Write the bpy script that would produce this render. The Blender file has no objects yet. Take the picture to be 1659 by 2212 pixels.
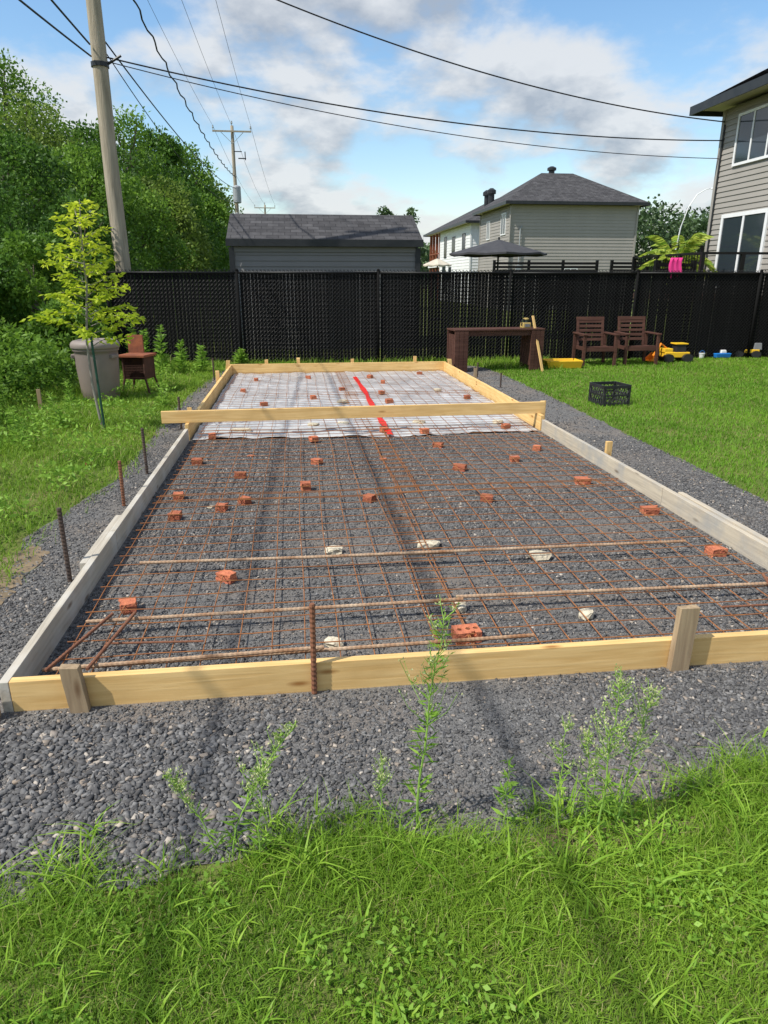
import bpy, bmesh, math, random
import numpy as np
from mathutils import Vector, Matrix, noise
random.seed(7); rng=np.random.default_rng(7)
R=math.radians; PI=math.pi
scene=bpy.context.scene; col=scene.collection
# ------------------------------------------------------------------ camera model
FPX=1500.0; PIT=R(18.5); CH=1.65; cP,sP=math.cos(PIT),math.sin(PIT)
def ray(u,v):
    xr=(u-829.5)/FPX; yd=(v-1106)/FPX
    return xr, cP-yd*sP, -sP-yd*cP
def G(u,v,z=0.0):
    x,y,zz=ray(u,v); t=(z-CH)/zz
    return Vector((x*t,y*t,z))
def P(u,v,Y):
    x,y,zz=ray(u,v); t=Y/y
    return Vector((x*t,Y,CH+zz*t))
ANG=R(7.0); e1=Vector((math.cos(ANG),math.sin(ANG),0)); e2=Vector((-math.sin(ANG),math.cos(ANG),0))
O=Vector((-1.485,2.39,0))
def F(a,b,z=0): 
    p=O+e1*a+e2*b; p.z=z; return p
# ------------------------------------------------------------------ materials
def newmat(name):
    m=bpy.data.materials.new(name); m.use_nodes=True
    nt=m.node_tree; b=nt.nodes['Principled BSDF']; return m,nt,b
def c4(c): return (c[0],c[1],c[2],1)
def M(name,c1,c2=None,scale=5,rough=.8,bump=0,bscale=None,metal=0,detail=6,stretch=(1,1,1),island=0,orand=0,spec=.3,lo=.35,hi=.65):
    m,nt,b=newmat(name); N=nt.nodes; L=nt.links
    b.inputs['Roughness'].default_value=rough; b.inputs['Metallic'].default_value=metal
    b.inputs['Specular IOR Level'].default_value=spec
    tc=N.new('ShaderNodeTexCoord'); mp=N.new('ShaderNodeMapping'); mp.inputs['Scale'].default_value=stretch
    L.new(tc.outputs['Object'],mp.inputs['Vector'])
    c2=c2 or tuple(x*.8 for x in c1)
    nz=N.new('ShaderNodeTexNoise'); nz.inputs['Scale'].default_value=scale; nz.inputs['Detail'].default_value=detail; nz.inputs['Roughness'].default_value=.6
    L.new(mp.outputs[0],nz.inputs['Vector'])
    rp=N.new('ShaderNodeValToRGB'); rp.color_ramp.elements[0].position=lo; rp.color_ramp.elements[1].position=hi
    rp.color_ramp.elements[0].color=c4(c1); rp.color_ramp.elements[1].color=c4(c2)
    L.new(nz.outputs['Fac'],rp.inputs['Fac']); out=rp.outputs['Color']
    if island or orand:
        src=N.new('ShaderNodeNewGeometry').outputs['Random Per Island'] if island else N.new('ShaderNodeObjectInfo').outputs['Random']
        amt=island or orand
        mr=N.new('ShaderNodeMapRange'); mr.inputs['To Min'].default_value=1-amt; mr.inputs['To Max'].default_value=1+amt
        L.new(src,mr.inputs['Value'])
        mx=N.new('ShaderNodeVectorMath'); mx.operation='SCALE'; L.new(out,mx.inputs[0]); L.new(mr.outputs[0],mx.inputs['Scale']); out=mx.outputs[0]
    L.new(out,b.inputs['Base Color'])
    if bump:
        n2=N.new('ShaderNodeTexNoise'); n2.inputs['Scale'].default_value=bscale or scale*3; n2.inputs['Detail'].default_value=8
        L.new(mp.outputs[0],n2.inputs['Vector'])
        bp=N.new('ShaderNodeBump'); bp.inputs['Strength'].default_value=bump; bp.inputs['Distance'].default_value=.02
        L.new(n2.outputs['Fac'],bp.inputs['Height']); L.new(bp.outputs[0],b.inputs['Normal'])
    return m
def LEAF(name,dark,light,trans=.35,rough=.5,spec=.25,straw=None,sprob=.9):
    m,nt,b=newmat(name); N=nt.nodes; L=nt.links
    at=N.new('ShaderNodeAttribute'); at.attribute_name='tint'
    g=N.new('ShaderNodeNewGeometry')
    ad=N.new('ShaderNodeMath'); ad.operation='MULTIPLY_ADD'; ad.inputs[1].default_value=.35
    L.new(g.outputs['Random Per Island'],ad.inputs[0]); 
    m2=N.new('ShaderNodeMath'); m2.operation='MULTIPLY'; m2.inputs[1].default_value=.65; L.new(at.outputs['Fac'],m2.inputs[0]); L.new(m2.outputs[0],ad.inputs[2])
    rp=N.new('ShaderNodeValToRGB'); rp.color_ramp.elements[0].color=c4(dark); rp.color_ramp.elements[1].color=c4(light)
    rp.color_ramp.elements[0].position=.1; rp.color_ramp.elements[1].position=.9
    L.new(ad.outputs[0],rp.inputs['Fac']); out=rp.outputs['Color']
    if straw:
        gt=N.new('ShaderNodeMath'); gt.operation='GREATER_THAN'; gt.inputs[1].default_value=sprob; L.new(g.outputs['Random Per Island'],gt.inputs[0])
        ms=N.new('ShaderNodeMixRGB'); ms.inputs['Color2'].default_value=c4(straw); L.new(gt.outputs[0],ms.inputs['Fac']); L.new(out,ms.inputs['Color1']); out=ms.outputs[0]
    L.new(out,b.inputs['Base Color'])
    b.inputs['Roughness'].default_value=rough; b.inputs['Specular IOR Level'].default_value=spec
    tr=N.new('ShaderNodeBsdfTranslucent'); L.new(out,tr.inputs['Color'])
    mx=N.new('ShaderNodeMixShader'); mx.inputs[0].default_value=trans
    L.new(b.outputs[0],mx.inputs[1]); L.new(tr.outputs[0],mx.inputs[2]); L.new(mx.outputs[0],N['Material Output'].inputs['Surface'])
    return m
def WOOD(name,c1,c2,knot,rough=.75,kn=True,stain=None):
    m,nt,b=newmat(name); N=nt.nodes; L=nt.links; b.inputs['Roughness'].default_value=rough; b.inputs['Specular IOR Level'].default_value=.2
    tc=N.new('ShaderNodeTexCoord'); oi=N.new('ShaderNodeObjectInfo')
    va=N.new('ShaderNodeVectorMath'); va.operation='SCALE'; va.inputs['Scale'].default_value=13.0
    cb=N.new('ShaderNodeCombineXYZ'); 
    for i in range(3): L.new(oi.outputs['Random'],cb.inputs[i])
    L.new(cb.outputs[0],va.inputs[0])
    ad=N.new('ShaderNodeVectorMath'); L.new(tc.outputs['Object'],ad.inputs[0]); L.new(va.outputs[0],ad.inputs[1])
    mp=N.new('ShaderNodeMapping'); mp.inputs['Scale'].default_value=(1.2,22,22); L.new(ad.outputs[0],mp.inputs['Vector'])
    nz=N.new('ShaderNodeTexNoise'); nz.inputs['Scale'].default_value=2.2; nz.inputs['Detail'].default_value=8; nz.inputs['Distortion'].default_value=.6
    L.new(mp.outputs[0],nz.inputs['Vector'])
    rp=N.new('ShaderNodeValToRGB'); rp.color_ramp.elements[0].position=.32; rp.color_ramp.elements[1].position=.68
    rp.color_ramp.elements[0].color=c4(c1); rp.color_ramp.elements[1].color=c4(c2); L.new(nz.outputs['Fac'],rp.inputs['Fac'])
    out=rp.outputs['Color']
    big=N.new('ShaderNodeTexNoise'); big.inputs['Scale'].default_value=3.0 if stain is None else 5.0; big.inputs['Detail'].default_value=7; L.new(ad.outputs[0],big.inputs['Vector'])
    r2=N.new('ShaderNodeValToRGB'); r2.color_ramp.elements[0].position=.45; r2.color_ramp.elements[1].position=.68; L.new(big.outputs['Fac'],r2.inputs['Fac'])
    mx=N.new('ShaderNodeMixRGB'); mx.blend_type='MIX'; mx.inputs['Color2'].default_value=c4(stain or tuple(x*.72 for x in c1))
    sc=N.new('ShaderNodeMath'); sc.operation='MULTIPLY'; sc.inputs[1].default_value=.75 if stain else .4; L.new(r2.outputs[0],sc.inputs[0]); L.new(sc.outputs[0],mx.inputs['Fac']); L.new(out,mx.inputs['Color1']); out=mx.outputs[0]
    if kn:
        vm=N.new('ShaderNodeMapping'); vm.inputs['Scale'].default_value=(2.6,9,9); L.new(ad.outputs[0],vm.inputs['Vector'])
        vo=N.new('ShaderNodeTexVoronoi'); vo.inputs['Scale'].default_value=1.0; L.new(vm.outputs[0],vo.inputs['Vector'])
        r3=N.new('ShaderNodeValToRGB'); r3.color_ramp.elements[0].position=.05; r3.color_ramp.elements[0].color=(1,1,1,1); r3.color_ramp.elements[1].position=.16; r3.color_ramp.elements[1].color=(0,0,0,1)
        L.new(vo.outputs['Distance'],r3.inputs['Fac'])
        m3=N.new('ShaderNodeMixRGB'); m3.inputs['Color2'].default_value=c4(knot); L.new(r3.outputs[0],m3.inputs['Fac']); L.new(out,m3.inputs['Color1']); out=m3.outputs[0]
    L.new(out,b.inputs['Base Color'])
    bp=N.new('ShaderNodeBump'); bp.inputs['Strength'].default_value=.35; bp.inputs['Distance'].default_value=.004; L.new(nz.outputs['Fac'],bp.inputs['Height']); L.new(bp.outputs[0],b.inputs['Normal'])
    return m
mt={}
mt['newwood']=WOOD('fresh_lumber',(.68,.42,.155),(.84,.57,.25),(.36,.17,.05))
mt['oldwood']=WOOD('weathered_lumber',(.38,.335,.265),(.52,.465,.38),(.2,.16,.12),stain=(.56,.53,.47))
mt['concwood']=WOOD('concrete_stained_lumber',(.42,.36,.28),(.56,.485,.37),(.2,.16,.12),stain=(.33,.325,.31))
mt['stake']=WOOD('stake_lumber',(.29,.205,.125),(.44,.325,.20),(.15,.08,.04))
mt['brownwood']=WOOD('dark_stained_wood',(.062,.027,.020),(.115,.055,.040),(.05,.02,.015),kn=False)
mt['polewood']=M('pole_wood',(.27,.23,.17),(.42,.36,.275),scale=3,stretch=(6,6,.5),bump=.6,rough=.9)
mt['rust']=M('rusty_wire',(.36,.15,.055),(.23,.10,.05),scale=12,rough=.9,spec=.15)
mt['rebar']=M('dusty_rusty_rebar',(.50,.37,.25),(.28,.14,.07),scale=6,rough=.85,spec=.2)
mt['rebardark']=M('dark_rusty_rebar',(.17,.07,.04),(.25,.11,.06),scale=14,rough=.85)
mt['steelstake']=M('dull_steel_rod',(.05,.04,.038),(.11,.07,.05),scale=14,rough=.7)
mt['brick']=M('red_brick',(.50,.165,.08),(.36,.105,.06),scale=25,rough=.95,bump=.5,bscale=80,orand=.25)
mt['cream']=M('cream_stone',(.64,.57,.43),(.44,.38,.28),scale=18,rough=.95,bump=.8,bscale=50,orand=.15)
mt['black']=M('black_coated_metal',(.009,.009,.009),(.012,.012,.012),rough=.45,spec=.22)
mt['slat']=M('black_plastic_slat',(.009,.009,.009),(.012,.012,.012),scale=3,rough=.8,island=.3,spec=.04)
mt['blackplastic']=M('black_plastic',(.018,.018,.02),(.03,.03,.032),rough=.45)
mt['cable']=M('black_cable',(.012,.012,.014),(.02,.02,.02),rough=.6)
mt['taupe']=M('taupe_plastic',(.235,.19,.165),(.195,.155,.135),scale=3,rough=.55)
mt['taupelid']=M('taupe_lid_plastic',(.27,.225,.195),(.23,.19,.165),scale=3,rough=.55)
mt['rustred']=M('rust_red_metal',(.30,.10,.045),(.17,.06,.035),scale=8,rough=.85,bump=.2)
mt['darkrust']=M('burnt_steel',(.06,.03,.022),(.10,.045,.03),scale=10,rough=.85)
mt['yellow']=M('yellow_plastic',(.85,.52,.03),(.75,.45,.03),rough=.4)
mt['orange']=M('orange_plastic',(.8,.27,.02),(.70,.22,.02),rough=.4)
mt['blue']=M('blue_plastic',(.02,.22,.68),(.02,.17,.5),rough=.4)
mt['white']=M('white_plastic',(.75,.75,.74),(.65,.65,.64),rough=.45)
mt['tan']=M('tan_plastic',(.50,.36,.12),(.42,.30,.10),rough=.45)
mt['greyp']=M('grey_plastic',(.16,.17,.18),(.2,.2,.21),rough=.5)
mt['pink']=M('pink_cloth',(.85,.06,.28),(.7,.04,.22),rough=.9)
mt['redtape']=M('red_tape',(.70,.02,.015),(.6,.02,.015),rough=.4)
mt['siding']=M('taupe_grey_siding',(.305,.285,.255),(.335,.31,.28),scale=1.2,rough=.6)
mt['sidingd']=M('shed_grey_siding',(.185,.178,.170),(.205,.198,.19),scale=1.2,rough=.6)
mt['sidingw']=M('white_siding',(.80,.80,.79),(.74,.74,.73),scale=1.2,rough=.6)
mt['trimw']=M('white_trim',(.8,.8,.8),(.75,.75,.75),rough=.5)
mt['trimd']=M('dark_trim',(.02,.022,.025),(.03,.032,.034),rough=.4)
mt['soffit']=M('cream_soffit',(.6,.54,.44),(.55,.5,.4),rough=.7)
mt['browntrim']=M('brown_post_paint',(.25,.07,.03),(.2,.06,.03),rough=.6)
mt['galv']=M('grey_transformer_paint',(.36,.38,.39),(.3,.32,.33),rough=.5)
mt['umb']=M('dark_grey_canvas',(.05,.05,.055),(.065,.065,.07),rough=.9)
mt['umbc']=M('cream_canvas',(.6,.53,.42),(.5,.45,.36),rough=.9)
mt['bark']=M('bark',(.10,.08,.06),(.18,.15,.12),scale=8,stretch=(3,3,.6),bump=.5)
mt['paletrunk']=M('pale_bark',(.22,.2,.17),(.3,.27,.23),scale=12)
mt['greenstake']=M('green_coated_stake',(.015,.06,.04),(.02,.08,.05),rough=.5)
mt['weedstem']=M('green_stem',(.26,.42,.08),(.2,.34,.06),scale=20)
def SHINGLE(name,c1,c2):
    m,nt,b=newmat(name); N=nt.nodes; L=nt.links; b.inputs['Roughness'].default_value=.9; b.inputs['Specular IOR Level'].default_value=.2
    tc=N.new('ShaderNodeTexCoord'); br=N.new('ShaderNodeTexBrick'); sx=N.new('ShaderNodeSeparateXYZ'); L.new(tc.outputs['Object'],sx.inputs[0])
    cb=N.new('ShaderNodeCombineXYZ')
    m2=N.new('ShaderNodeMath'); m2.operation='MULTIPLY'; m2.inputs[1].default_value=2.0; L.new(sx.outputs['Z'],m2.inputs[0])
    L.new(sx.outputs['X'],cb.inputs[0]); L.new(m2.outputs[0],cb.inputs[1])
    br.inputs['Scale'].default_value=3.2; br.inputs['Color1'].default_value=c4(c1); br.inputs['Color2'].default_value=c4(c2); br.inputs['Mortar'].default_value=c4(tuple(x*.5 for x in c1))
    br.inputs['Mortar Size'].default_value=.02; br.inputs['Brick Width'].default_value=.9; br.inputs['Row Height'].default_value=.5
    L.new(cb.outputs[0],br.inputs['Vector'])
    nz=N.new('ShaderNodeTexNoise'); nz.inputs['Scale'].default_value=4; nz.inputs['Detail'].default_value=8; L.new(tc.outputs['Object'],nz.inputs['Vector'])
    mx=N.new('ShaderNodeMixRGB'); mx.blend_type='OVERLAY'; mx.inputs['Fac'].default_value=.6; L.new(br.outputs['Color'],mx.inputs['Color1']); L.new(nz.outputs['Fac'],mx.inputs['Color2'])
    L.new(mx.outputs[0],b.inputs['Base Color'])
    bp=N.new('ShaderNodeBump'); bp.inputs['Strength'].default_value=.5; bp.inputs['Distance'].default_value=.02; L.new(br.outputs['Fac'],bp.inputs['Height']); bp.invert=True; L.new(bp.outputs[0],b.inputs['Normal'])
    return m
mt['shingle']=SHINGLE('dark_shingles',(.052,.05,.052),(.085,.082,.084))
def glassm():
    m,nt,b=newmat('window_glass'); b.inputs['Base Color'].default_value=(.03,.04,.05,1); b.inputs['Roughness'].default_value=.06; b.inputs['Specular IOR Level'].default_value=.9
    return m
mt['glass']=glassm()
def stonemat():
    m,nt,b=newmat('crushed_slate'); N=nt.nodes; L=nt.links; b.inputs['Roughness'].default_value=.95; b.inputs['Specular IOR Level'].default_value=.08
    g=N.new('ShaderNodeNewGeometry'); rp=N.new('ShaderNodeValToRGB'); cr=rp.color_ramp
    cr.elements[0].position=0; cr.elements[0].color=(.075,.073,.073,1); cr.elements[1].position=1; cr.elements[1].color=(.46,.41,.35,1)
    for p,c in ((.4,(.118,.115,.114)),(.78,(.165,.161,.158)),(.92,(.225,.218,.21)),(.965,(.28,.225,.175))):
        e=cr.elements.new(p); e.color=c4(c)
    L.new(g.outputs['Random Per Island'],rp.inputs['Fac'])
    tc=N.new('ShaderNodeTexCoord'); nz=N.new('ShaderNodeTexNoise'); nz.inputs['Scale'].default_value=60; nz.inputs['Detail'].default_value=5; L.new(tc.outputs['Object'],nz.inputs['Vector'])
    mx=N.new('ShaderNodeMixRGB'); mx.blend_type='OVERLAY'; mx.inputs['Fac'].default_value=.5; L.new(rp.outputs[0],mx.inputs['Color1']); L.new(nz.outputs['Fac'],mx.inputs['Color2'])
    L.new(mx.outputs[0],b.inputs['Base Color'])
    return m
mt['stone']=stonemat()
def bedmat():
    m,nt,b=newmat('gravel_bed'); N=nt.nodes; L=nt.links; b.inputs['Roughness'].default_value=.95; b.inputs['Specular IOR Level'].default_value=.1
    tc=N.new('ShaderNodeTexCoord'); vo=N.new('ShaderNodeTexVoronoi'); vo.inputs['Scale'].default_value=170; L.new(tc.outputs['Object'],vo.inputs['Vector'])
    bw=N.new('ShaderNodeRGBToBW'); L.new(vo.outputs['Color'],bw.inputs[0])
    rp=N.new('ShaderNodeValToRGB'); rp.color_ramp.elements[0].color=(.08,.078,.077,1); rp.color_ramp.elements[1].color=(.22,.213,.203,1); L.new(bw.outputs[0],rp.inputs['Fac'])
    nz=N.new('ShaderNodeTexNoise'); nz.inputs['Scale'].default_value=1.6; nz.inputs['Detail'].default_value=8; L.new(tc.outputs['Object'],nz.inputs['Vector'])
    r2=N.new('ShaderNodeValToRGB'); r2.color_ramp.elements[0].position=.45; r2.color_ramp.elements[1].position=.65; r2.color_ramp.elements[1].color=(.65,.65,.65,1); L.new(nz.outputs['Fac'],r2.inputs['Fac'])
    mx=N.new('ShaderNodeMixRGB'); mx.inputs['Color2'].default_value=(.21,.175,.145,1); L.new(r2.outputs[0],mx.inputs['Fac']); L.new(rp.outputs[0],mx.inputs['Color1']); L.new(mx.outputs[0],b.inputs['Base Color'])
    bp=N.new('ShaderNodeBump'); bp.inputs['Strength'].default_value=.8; bp.inputs['Distance'].default_value=.004; L.new(vo.outputs['Distance'],bp.inputs['Height']); bp.invert=True; L.new(bp.outputs[0],b.inputs['Normal'])
    return m
mt['bed']=bedmat()
mt['ground']=M('turf_ground',(.085,.14,.024),(.17,.17,.06),scale=1.6,rough=1,bump=.8,bscale=40,spec=.05)
mt['soil']=M('dry_soil',(.26,.19,.12),(.15,.115,.07),scale=9,rough=1,bump=.5)
mt['grass']=LEAF('grass_blades',(.095,.21,.014),(.33,.50,.055),.42,straw=(.48,.44,.18),sprob=.95)
mt['lawn']=LEAF('lawn_blades',(.105,.25,.015),(.24,.44,.035),.4,straw=(.40,.39,.14),sprob=.97)
mt['broad']=LEAF('broad_grass_leaves',(.15,.32,.022),(.39,.58,.07),.44)
mt['weed']=LEAF('weed_leaves',(.15,.31,.03),(.34,.54,.08),.42)
mt['flower']=LEAF('weed_flower_heads',(.38,.46,.15),(.62,.64,.34),.3)
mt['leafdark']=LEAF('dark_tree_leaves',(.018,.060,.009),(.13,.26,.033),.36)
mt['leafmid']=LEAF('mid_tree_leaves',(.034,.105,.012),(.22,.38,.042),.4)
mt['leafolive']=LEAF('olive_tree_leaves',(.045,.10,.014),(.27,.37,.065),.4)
mt['leafyg']=LEAF('yellow_green_leaves',(.30,.44,.02),(.70,.76,.06),.5)
mt['palm']=LEAF('palm_leaves',(.18,.34,.04),(.55,.60,.09),.4)
mt['far']=LEAF('far_tree_leaves',(.045,.085,.04),(.12,.19,.07),.2)
def sheetmat():
    m,nt,b=newmat('white_plastic_sheet'); N=nt.nodes; L=nt.links
    b.inputs['Roughness'].default_value=.38; b.inputs['Specular IOR Level'].default_value=.4
    tc=N.new('ShaderNodeTexCoord'); nz=N.new('ShaderNodeTexNoise'); nz.inputs['Scale'].default_value=2.2; nz.inputs['Detail'].default_value=9; nz.inputs['Roughness'].default_value=.65; L.new(tc.outputs['Object'],nz.inputs['Vector'])
    rp=N.new('ShaderNodeValToRGB'); rp.color_ramp.elements[0].position=.3; rp.color_ramp.elements[1].position=.65; rp.color_ramp.elements[0].color=(.31,.32,.325,1); rp.color_ramp.elements[1].color=(.60,.61,.61,1)
    L.new(nz.outputs['Fac'],rp.inputs['Fac']); L.new(rp.outputs[0],b.inputs['Base Color'])
    bp=N.new('ShaderNodeBump'); bp.inputs['Strength'].default_value=.6; bp.inputs['Distance'].default_value=.03; n2=N.new('ShaderNodeTexNoise'); n2.inputs['Scale'].default_value=7; n2.inputs['Detail'].default_value=6; L.new(tc.outputs['Object'],n2.inputs['Vector']); L.new(n2.outputs['Fac'],bp.inputs['Height']); L.new(bp.outputs[0],b.inputs['Normal'])
    return m
mt['sheet']=sheetmat()
# ------------------------------------------------------------------ mesh helpers
class MB:
    def __init__(s): s.v=[]; s.f=[]
    def add(s,vs,fs):
        n=len(s.v); s.v+= [Vector(x) for x in vs]; s.f+=[tuple(i+n for i in f) for f in fs]; return s
    def box(s,c,d,rx=0,ry=0,rz=0,taper=1.0):
        m=Matrix.Translation(c)@Matrix.Rotation(rz,4,'Z')@Matrix.Rotation(ry,4,'Y')@Matrix.Rotation(rx,4,'X')
        vs=[]
        for z in (-.5,.5):
            k=taper if z>0 else 1
            for x,y in ((-.5,-.5),(.5,-.5),(.5,.5),(-.5,.5)): vs.append(m@Vector((x*d[0]*k,y*d[1]*k,z*d[2])))
        return s.add(vs,[(0,3,2,1),(4,5,6,7),(0,1,5,4),(1,2,6,5),(2,3,7,6),(3,0,4,7)])
    def path(s,pts,rad,n=8,cap=True):
        pts=[Vector(p) for p in pts]; k=len(pts)
        if not isinstance(rad,(list,tuple)): rad=[rad]*k
        vs=[];fs=[]; 
        for i,p in enumerate(pts):
            t=(pts[min(i+1,k-1)]-pts[max(i-1,0)]).normalized()
            up=Vector((0,0,1)) if abs(t.z)<.95 else Vector((0,1,0))
            a=t.cross(up).normalized(); b=t.cross(a).normalized()
            for j in range(n):
                q=2*PI*j/n; vs.append(p+(a*math.cos(q)+b*math.sin(q))*rad[i])
        for i in range(k-1):
            for j in range(n):
                fs.append((i*n+j,i*n+(j+1)%n,(i+1)*n+(j+1)%n,(i+1)*n+j))
        if cap: fs.append(tuple(range(n))[::-1]); fs.append(tuple((k-1)*n+j for j in range(n)))
        return s.add(vs,fs)
    def tube(s,p0,p1,r0,r1=None,n=8): return s.path([p0,p1],[r0,r0 if r1 is None else r1],n)
    def lathe(s,c,prof,n=24):
        vs=[];fs=[];c=Vector(c)
        for r,z in prof:
            for j in range(n):
                q=2*PI*j/n; vs.append(c+Vector((r*math.cos(q),r*math.sin(q),z)))
        for i in range(len(prof)-1):
            for j in range(n): fs.append((i*n+j,i*n+(j+1)%n,(i+1)*n+(j+1)%n,(i+1)*n+j))
        fs.append(tuple(range(n))[::-1]); fs.append(tuple((len(prof)-1)*n+j for j in range(n)))
        return s.add(vs,fs)
    def build(s,name,mat,parent=None,loc=None,rz=0,world=False,smooth=False,bevel=0):
        me=bpy.data.meshes.new(name); off=Vector((0,0,0))
        if world and parent is not None: off=Vector(parent.location)
        if world and loc is not None: off=Vector(loc)
        me.from_pydata([v-off for v in s.v],[],s.f); me.materials.append(mat)
        if smooth: me.polygons.foreach_set('use_smooth',[True]*len(me.polygons))
        o=bpy.data.objects.new(name,me); col.objects.link(o)
        if parent is not None: o.parent=parent
        if loc is not None: o.location=loc
        o.rotation_euler[2]=rz
        if bevel:
            b=o.modifiers.new('bevel','BEVEL'); b.width=bevel; b.segments=2; b.limit_method='ANGLE'
        return o
def tag(o,label,cat=None,group=None,kind=None):
    if label: o['label']=label
    if cat: o['category']=cat
    if group: o['group']=group
    if kind: o['kind']=kind
    return o
def thing(name,label,cat,loc=(0,0,0),rz=0,group=None):
    o=bpy.data.objects.new(name,None); col.objects.link(o); o.location=loc; o.rotation_euler[2]=rz; o.empty_display_size=.2
    return tag(o,label,cat,group)
def copy_tree(o,parent=None):
    c=o.copy(); col.objects.link(c); c.parent=parent
    for ch in list(o.children): copy_tree(ch,c)
    return c
def mesh_np(name,V,Fc,mat,tint=None,parent=None,loc=None,smooth=False):
    V=np.asarray(V,dtype=np.float32); Fc=np.asarray(Fc,dtype=np.int32)
    me=bpy.data.meshes.new(name); me.vertices.add(len(V)); me.vertices.foreach_set('co',V.ravel())
    M_,k=Fc.shape; me.loops.add(M_*k); me.loops.foreach_set('vertex_index',Fc.ravel())
    me.polygons.add(M_); me.polygons.foreach_set('loop_start',np.arange(M_,dtype=np.int32)*k)
    if smooth: me.polygons.foreach_set('use_smooth',np.ones(M_,dtype=bool))
    me.update(calc_edges=True)
    if tint is not None:
        a=me.attributes.new('tint','FLOAT','POINT'); a.data.foreach_set('value',np.asarray(tint,dtype=np.float32))
    me.materials.append(mat)
    o=bpy.data.objects.new(name,me); col.objects.link(o)
    if parent is not None: o.parent=parent
    if loc is not None: o.location=loc
    return o
def inpoly(X,Y,poly):
    ins=np.zeros(len(X),bool); n=len(poly); j=n-1
    for i in range(n):
        xi,yi=poly[i][0],poly[i][1]; xj,yj=poly[j][0],poly[j][1]
        c=((yi>Y)!=(yj>Y))&(X<(xj-xi)*(Y-yi)/((yj-yi)+1e-12)+xi); ins^=c; j=i
    return ins
def unit(a): return a/np.maximum(np.linalg.norm(a,axis=1,keepdims=True),1e-9)
def leaf_arrays(Pn,D,L,W,tint):
    n=len(Pn); rnd=rng.normal(size=(n,3)); S=unit(np.cross(D,rnd)); Nn=np.cross(S,D)
    L=np.broadcast_to(L,(n,))[:,None]; W=np.broadcast_to(W,(n,))[:,None]
    b=Pn; m=Pn+D*L*.45+Nn*L*.06; t=Pn+D*L
    V=np.stack([b,m+S*W*.5,t,m-S*W*.5],1).reshape(-1,3)
    Fc=np.arange(n*4).reshape(n,4); return V,Fc,np.repeat(tint,4)
def blades(X,Y,h,w,lean,tint,z0=0.0,K=3):
    n=len(X); az=rng.uniform(0,2*PI,n); d=np.stack([np.cos(az),np.sin(az)],1); sa=az+PI/2+rng.normal(0,.5,n); s2=np.stack([np.cos(sa),np.sin(sa)],1)
    V=np.zeros((n,(K+1)*2,3),np.float32)
    for i in range(K+1):
        s=i/K; wid=w*(1-s)**.7*.5+ (0.0003)
        cx=X+d[:,0]*lean*h*s**2; cy=Y+d[:,1]*lean*h*s**2; cz=z0+h*(s-.38*np.minimum(lean,1.6)*s**2.2)
        V[:,2*i,0]=cx-s2[:,0]*wid; V[:,2*i,1]=cy-s2[:,1]*wid; V[:,2*i,2]=cz
        V[:,2*i+1,0]=cx+s2[:,0]*wid; V[:,2*i+1,1]=cy+s2[:,1]*wid; V[:,2*i+1,2]=cz
    base=np.arange(n)[:,None]*(K+1)*2; Fs=[]
    for i in range(K): Fs.append(np.concatenate([base+2*i,base+2*i+1,base+2*i+3,base+2*i+2],1))
    return V.reshape(-1,3),np.concatenate(Fs,0),np.repeat(tint,(K+1)*2)
# ------------------------------------------------------------------ ground & gravel
def sheet_poly(name,pts,z,mat,kind='structure'):
    me=bpy.data.meshes.new(name); bm=bmesh.new(); bm.faces.new([bm.verts.new((p[0],p[1],z)) for p in pts]); bmesh.ops.triangulate(bm,faces=bm.faces[:]); bm.normal_update()
    bm.to_mesh(me); bm.free(); me.materials.append(mat); o=bpy.data.objects.new(name,me); col.objects.link(o); o['kind']=kind; return o
g=MB(); g.add([(-600,-200,0),(600,-200,0),(600,900,0),(-600,900,0)],[(0,1,2,3)]); tag(g.build('ground',mt['ground']),None,kind='structure')
fr=[(-120,1955),(60,1940),(200,1925),(330,1915),(420,1870),(520,1850),(620,1830),(720,1805),(820,1795),(920,1805),(1020,1810),(1120,1820),(1200,1790),(1290,1755),(1400,1735),(1500,1715),(1600,1690),(1760,1650)]
gp=[G(u,v) for u,v in fr]
gp=[(p.x,p.y) for p in gp]+[(3.6,2.2),(3.3,3.5),(3.0,5.17),(2.75,7.6),(2.5,10.1),(2.25,12.2),(2.0,13.9),(1.2,14.75),(-1,14.5),(-3.1,14.15),(-3.0,11.6),(-2.85,9.6),(-2.6,7.9),(-2.32,5.76),(-2.4,4.36),(-2.15,3.58),(-2.6,2.9),(-2.6,1.6)]
gj=[]
for i in range(len(gp)):
    a=Vector(gp[i]); b=Vector(gp[(i+1)%len(gp)]); k=max(1,int((b-a).length/.15))
    for j in range(k):
        p=a.lerp(b,j/k); gj.append((p.x+random.uniform(-.03,.03),p.y+random.uniform(-.03,.03)))
gravel_poly=gp
sheet_poly('gravel_bed',gj,.004,mt['bed'])
def soil(pxs):
    pts=[G(u,v) for u,v in pxs]; out=[]
    for i in range(len(pts)):
        a=pts[i]; b=pts[(i+1)%len(pts)]
        for j in range(6): 
            p=a.lerp(b,j/6); out.append((p.x+random.uniform(-.03,.03),p.y+random.uniform(-.02,.02)))
    return out
sheet_poly('soil',soil([(-60,1310),(0,1210),(70,1180),(110,1195),(40,1260),(10,1310)]),.009,mt['soil'])
SPX=[(1130,1815),(1220,1790),(1400,1765),(1500,1775),(1480,1830),(1300,1855),(1170,1850)]
soil_poly=[(p.x,p.y) for p in [G(u,v) for u,v in SPX]]
sheet_poly('soil',soil(SPX),.009,mt['soil'])
tmpl=[]
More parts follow.
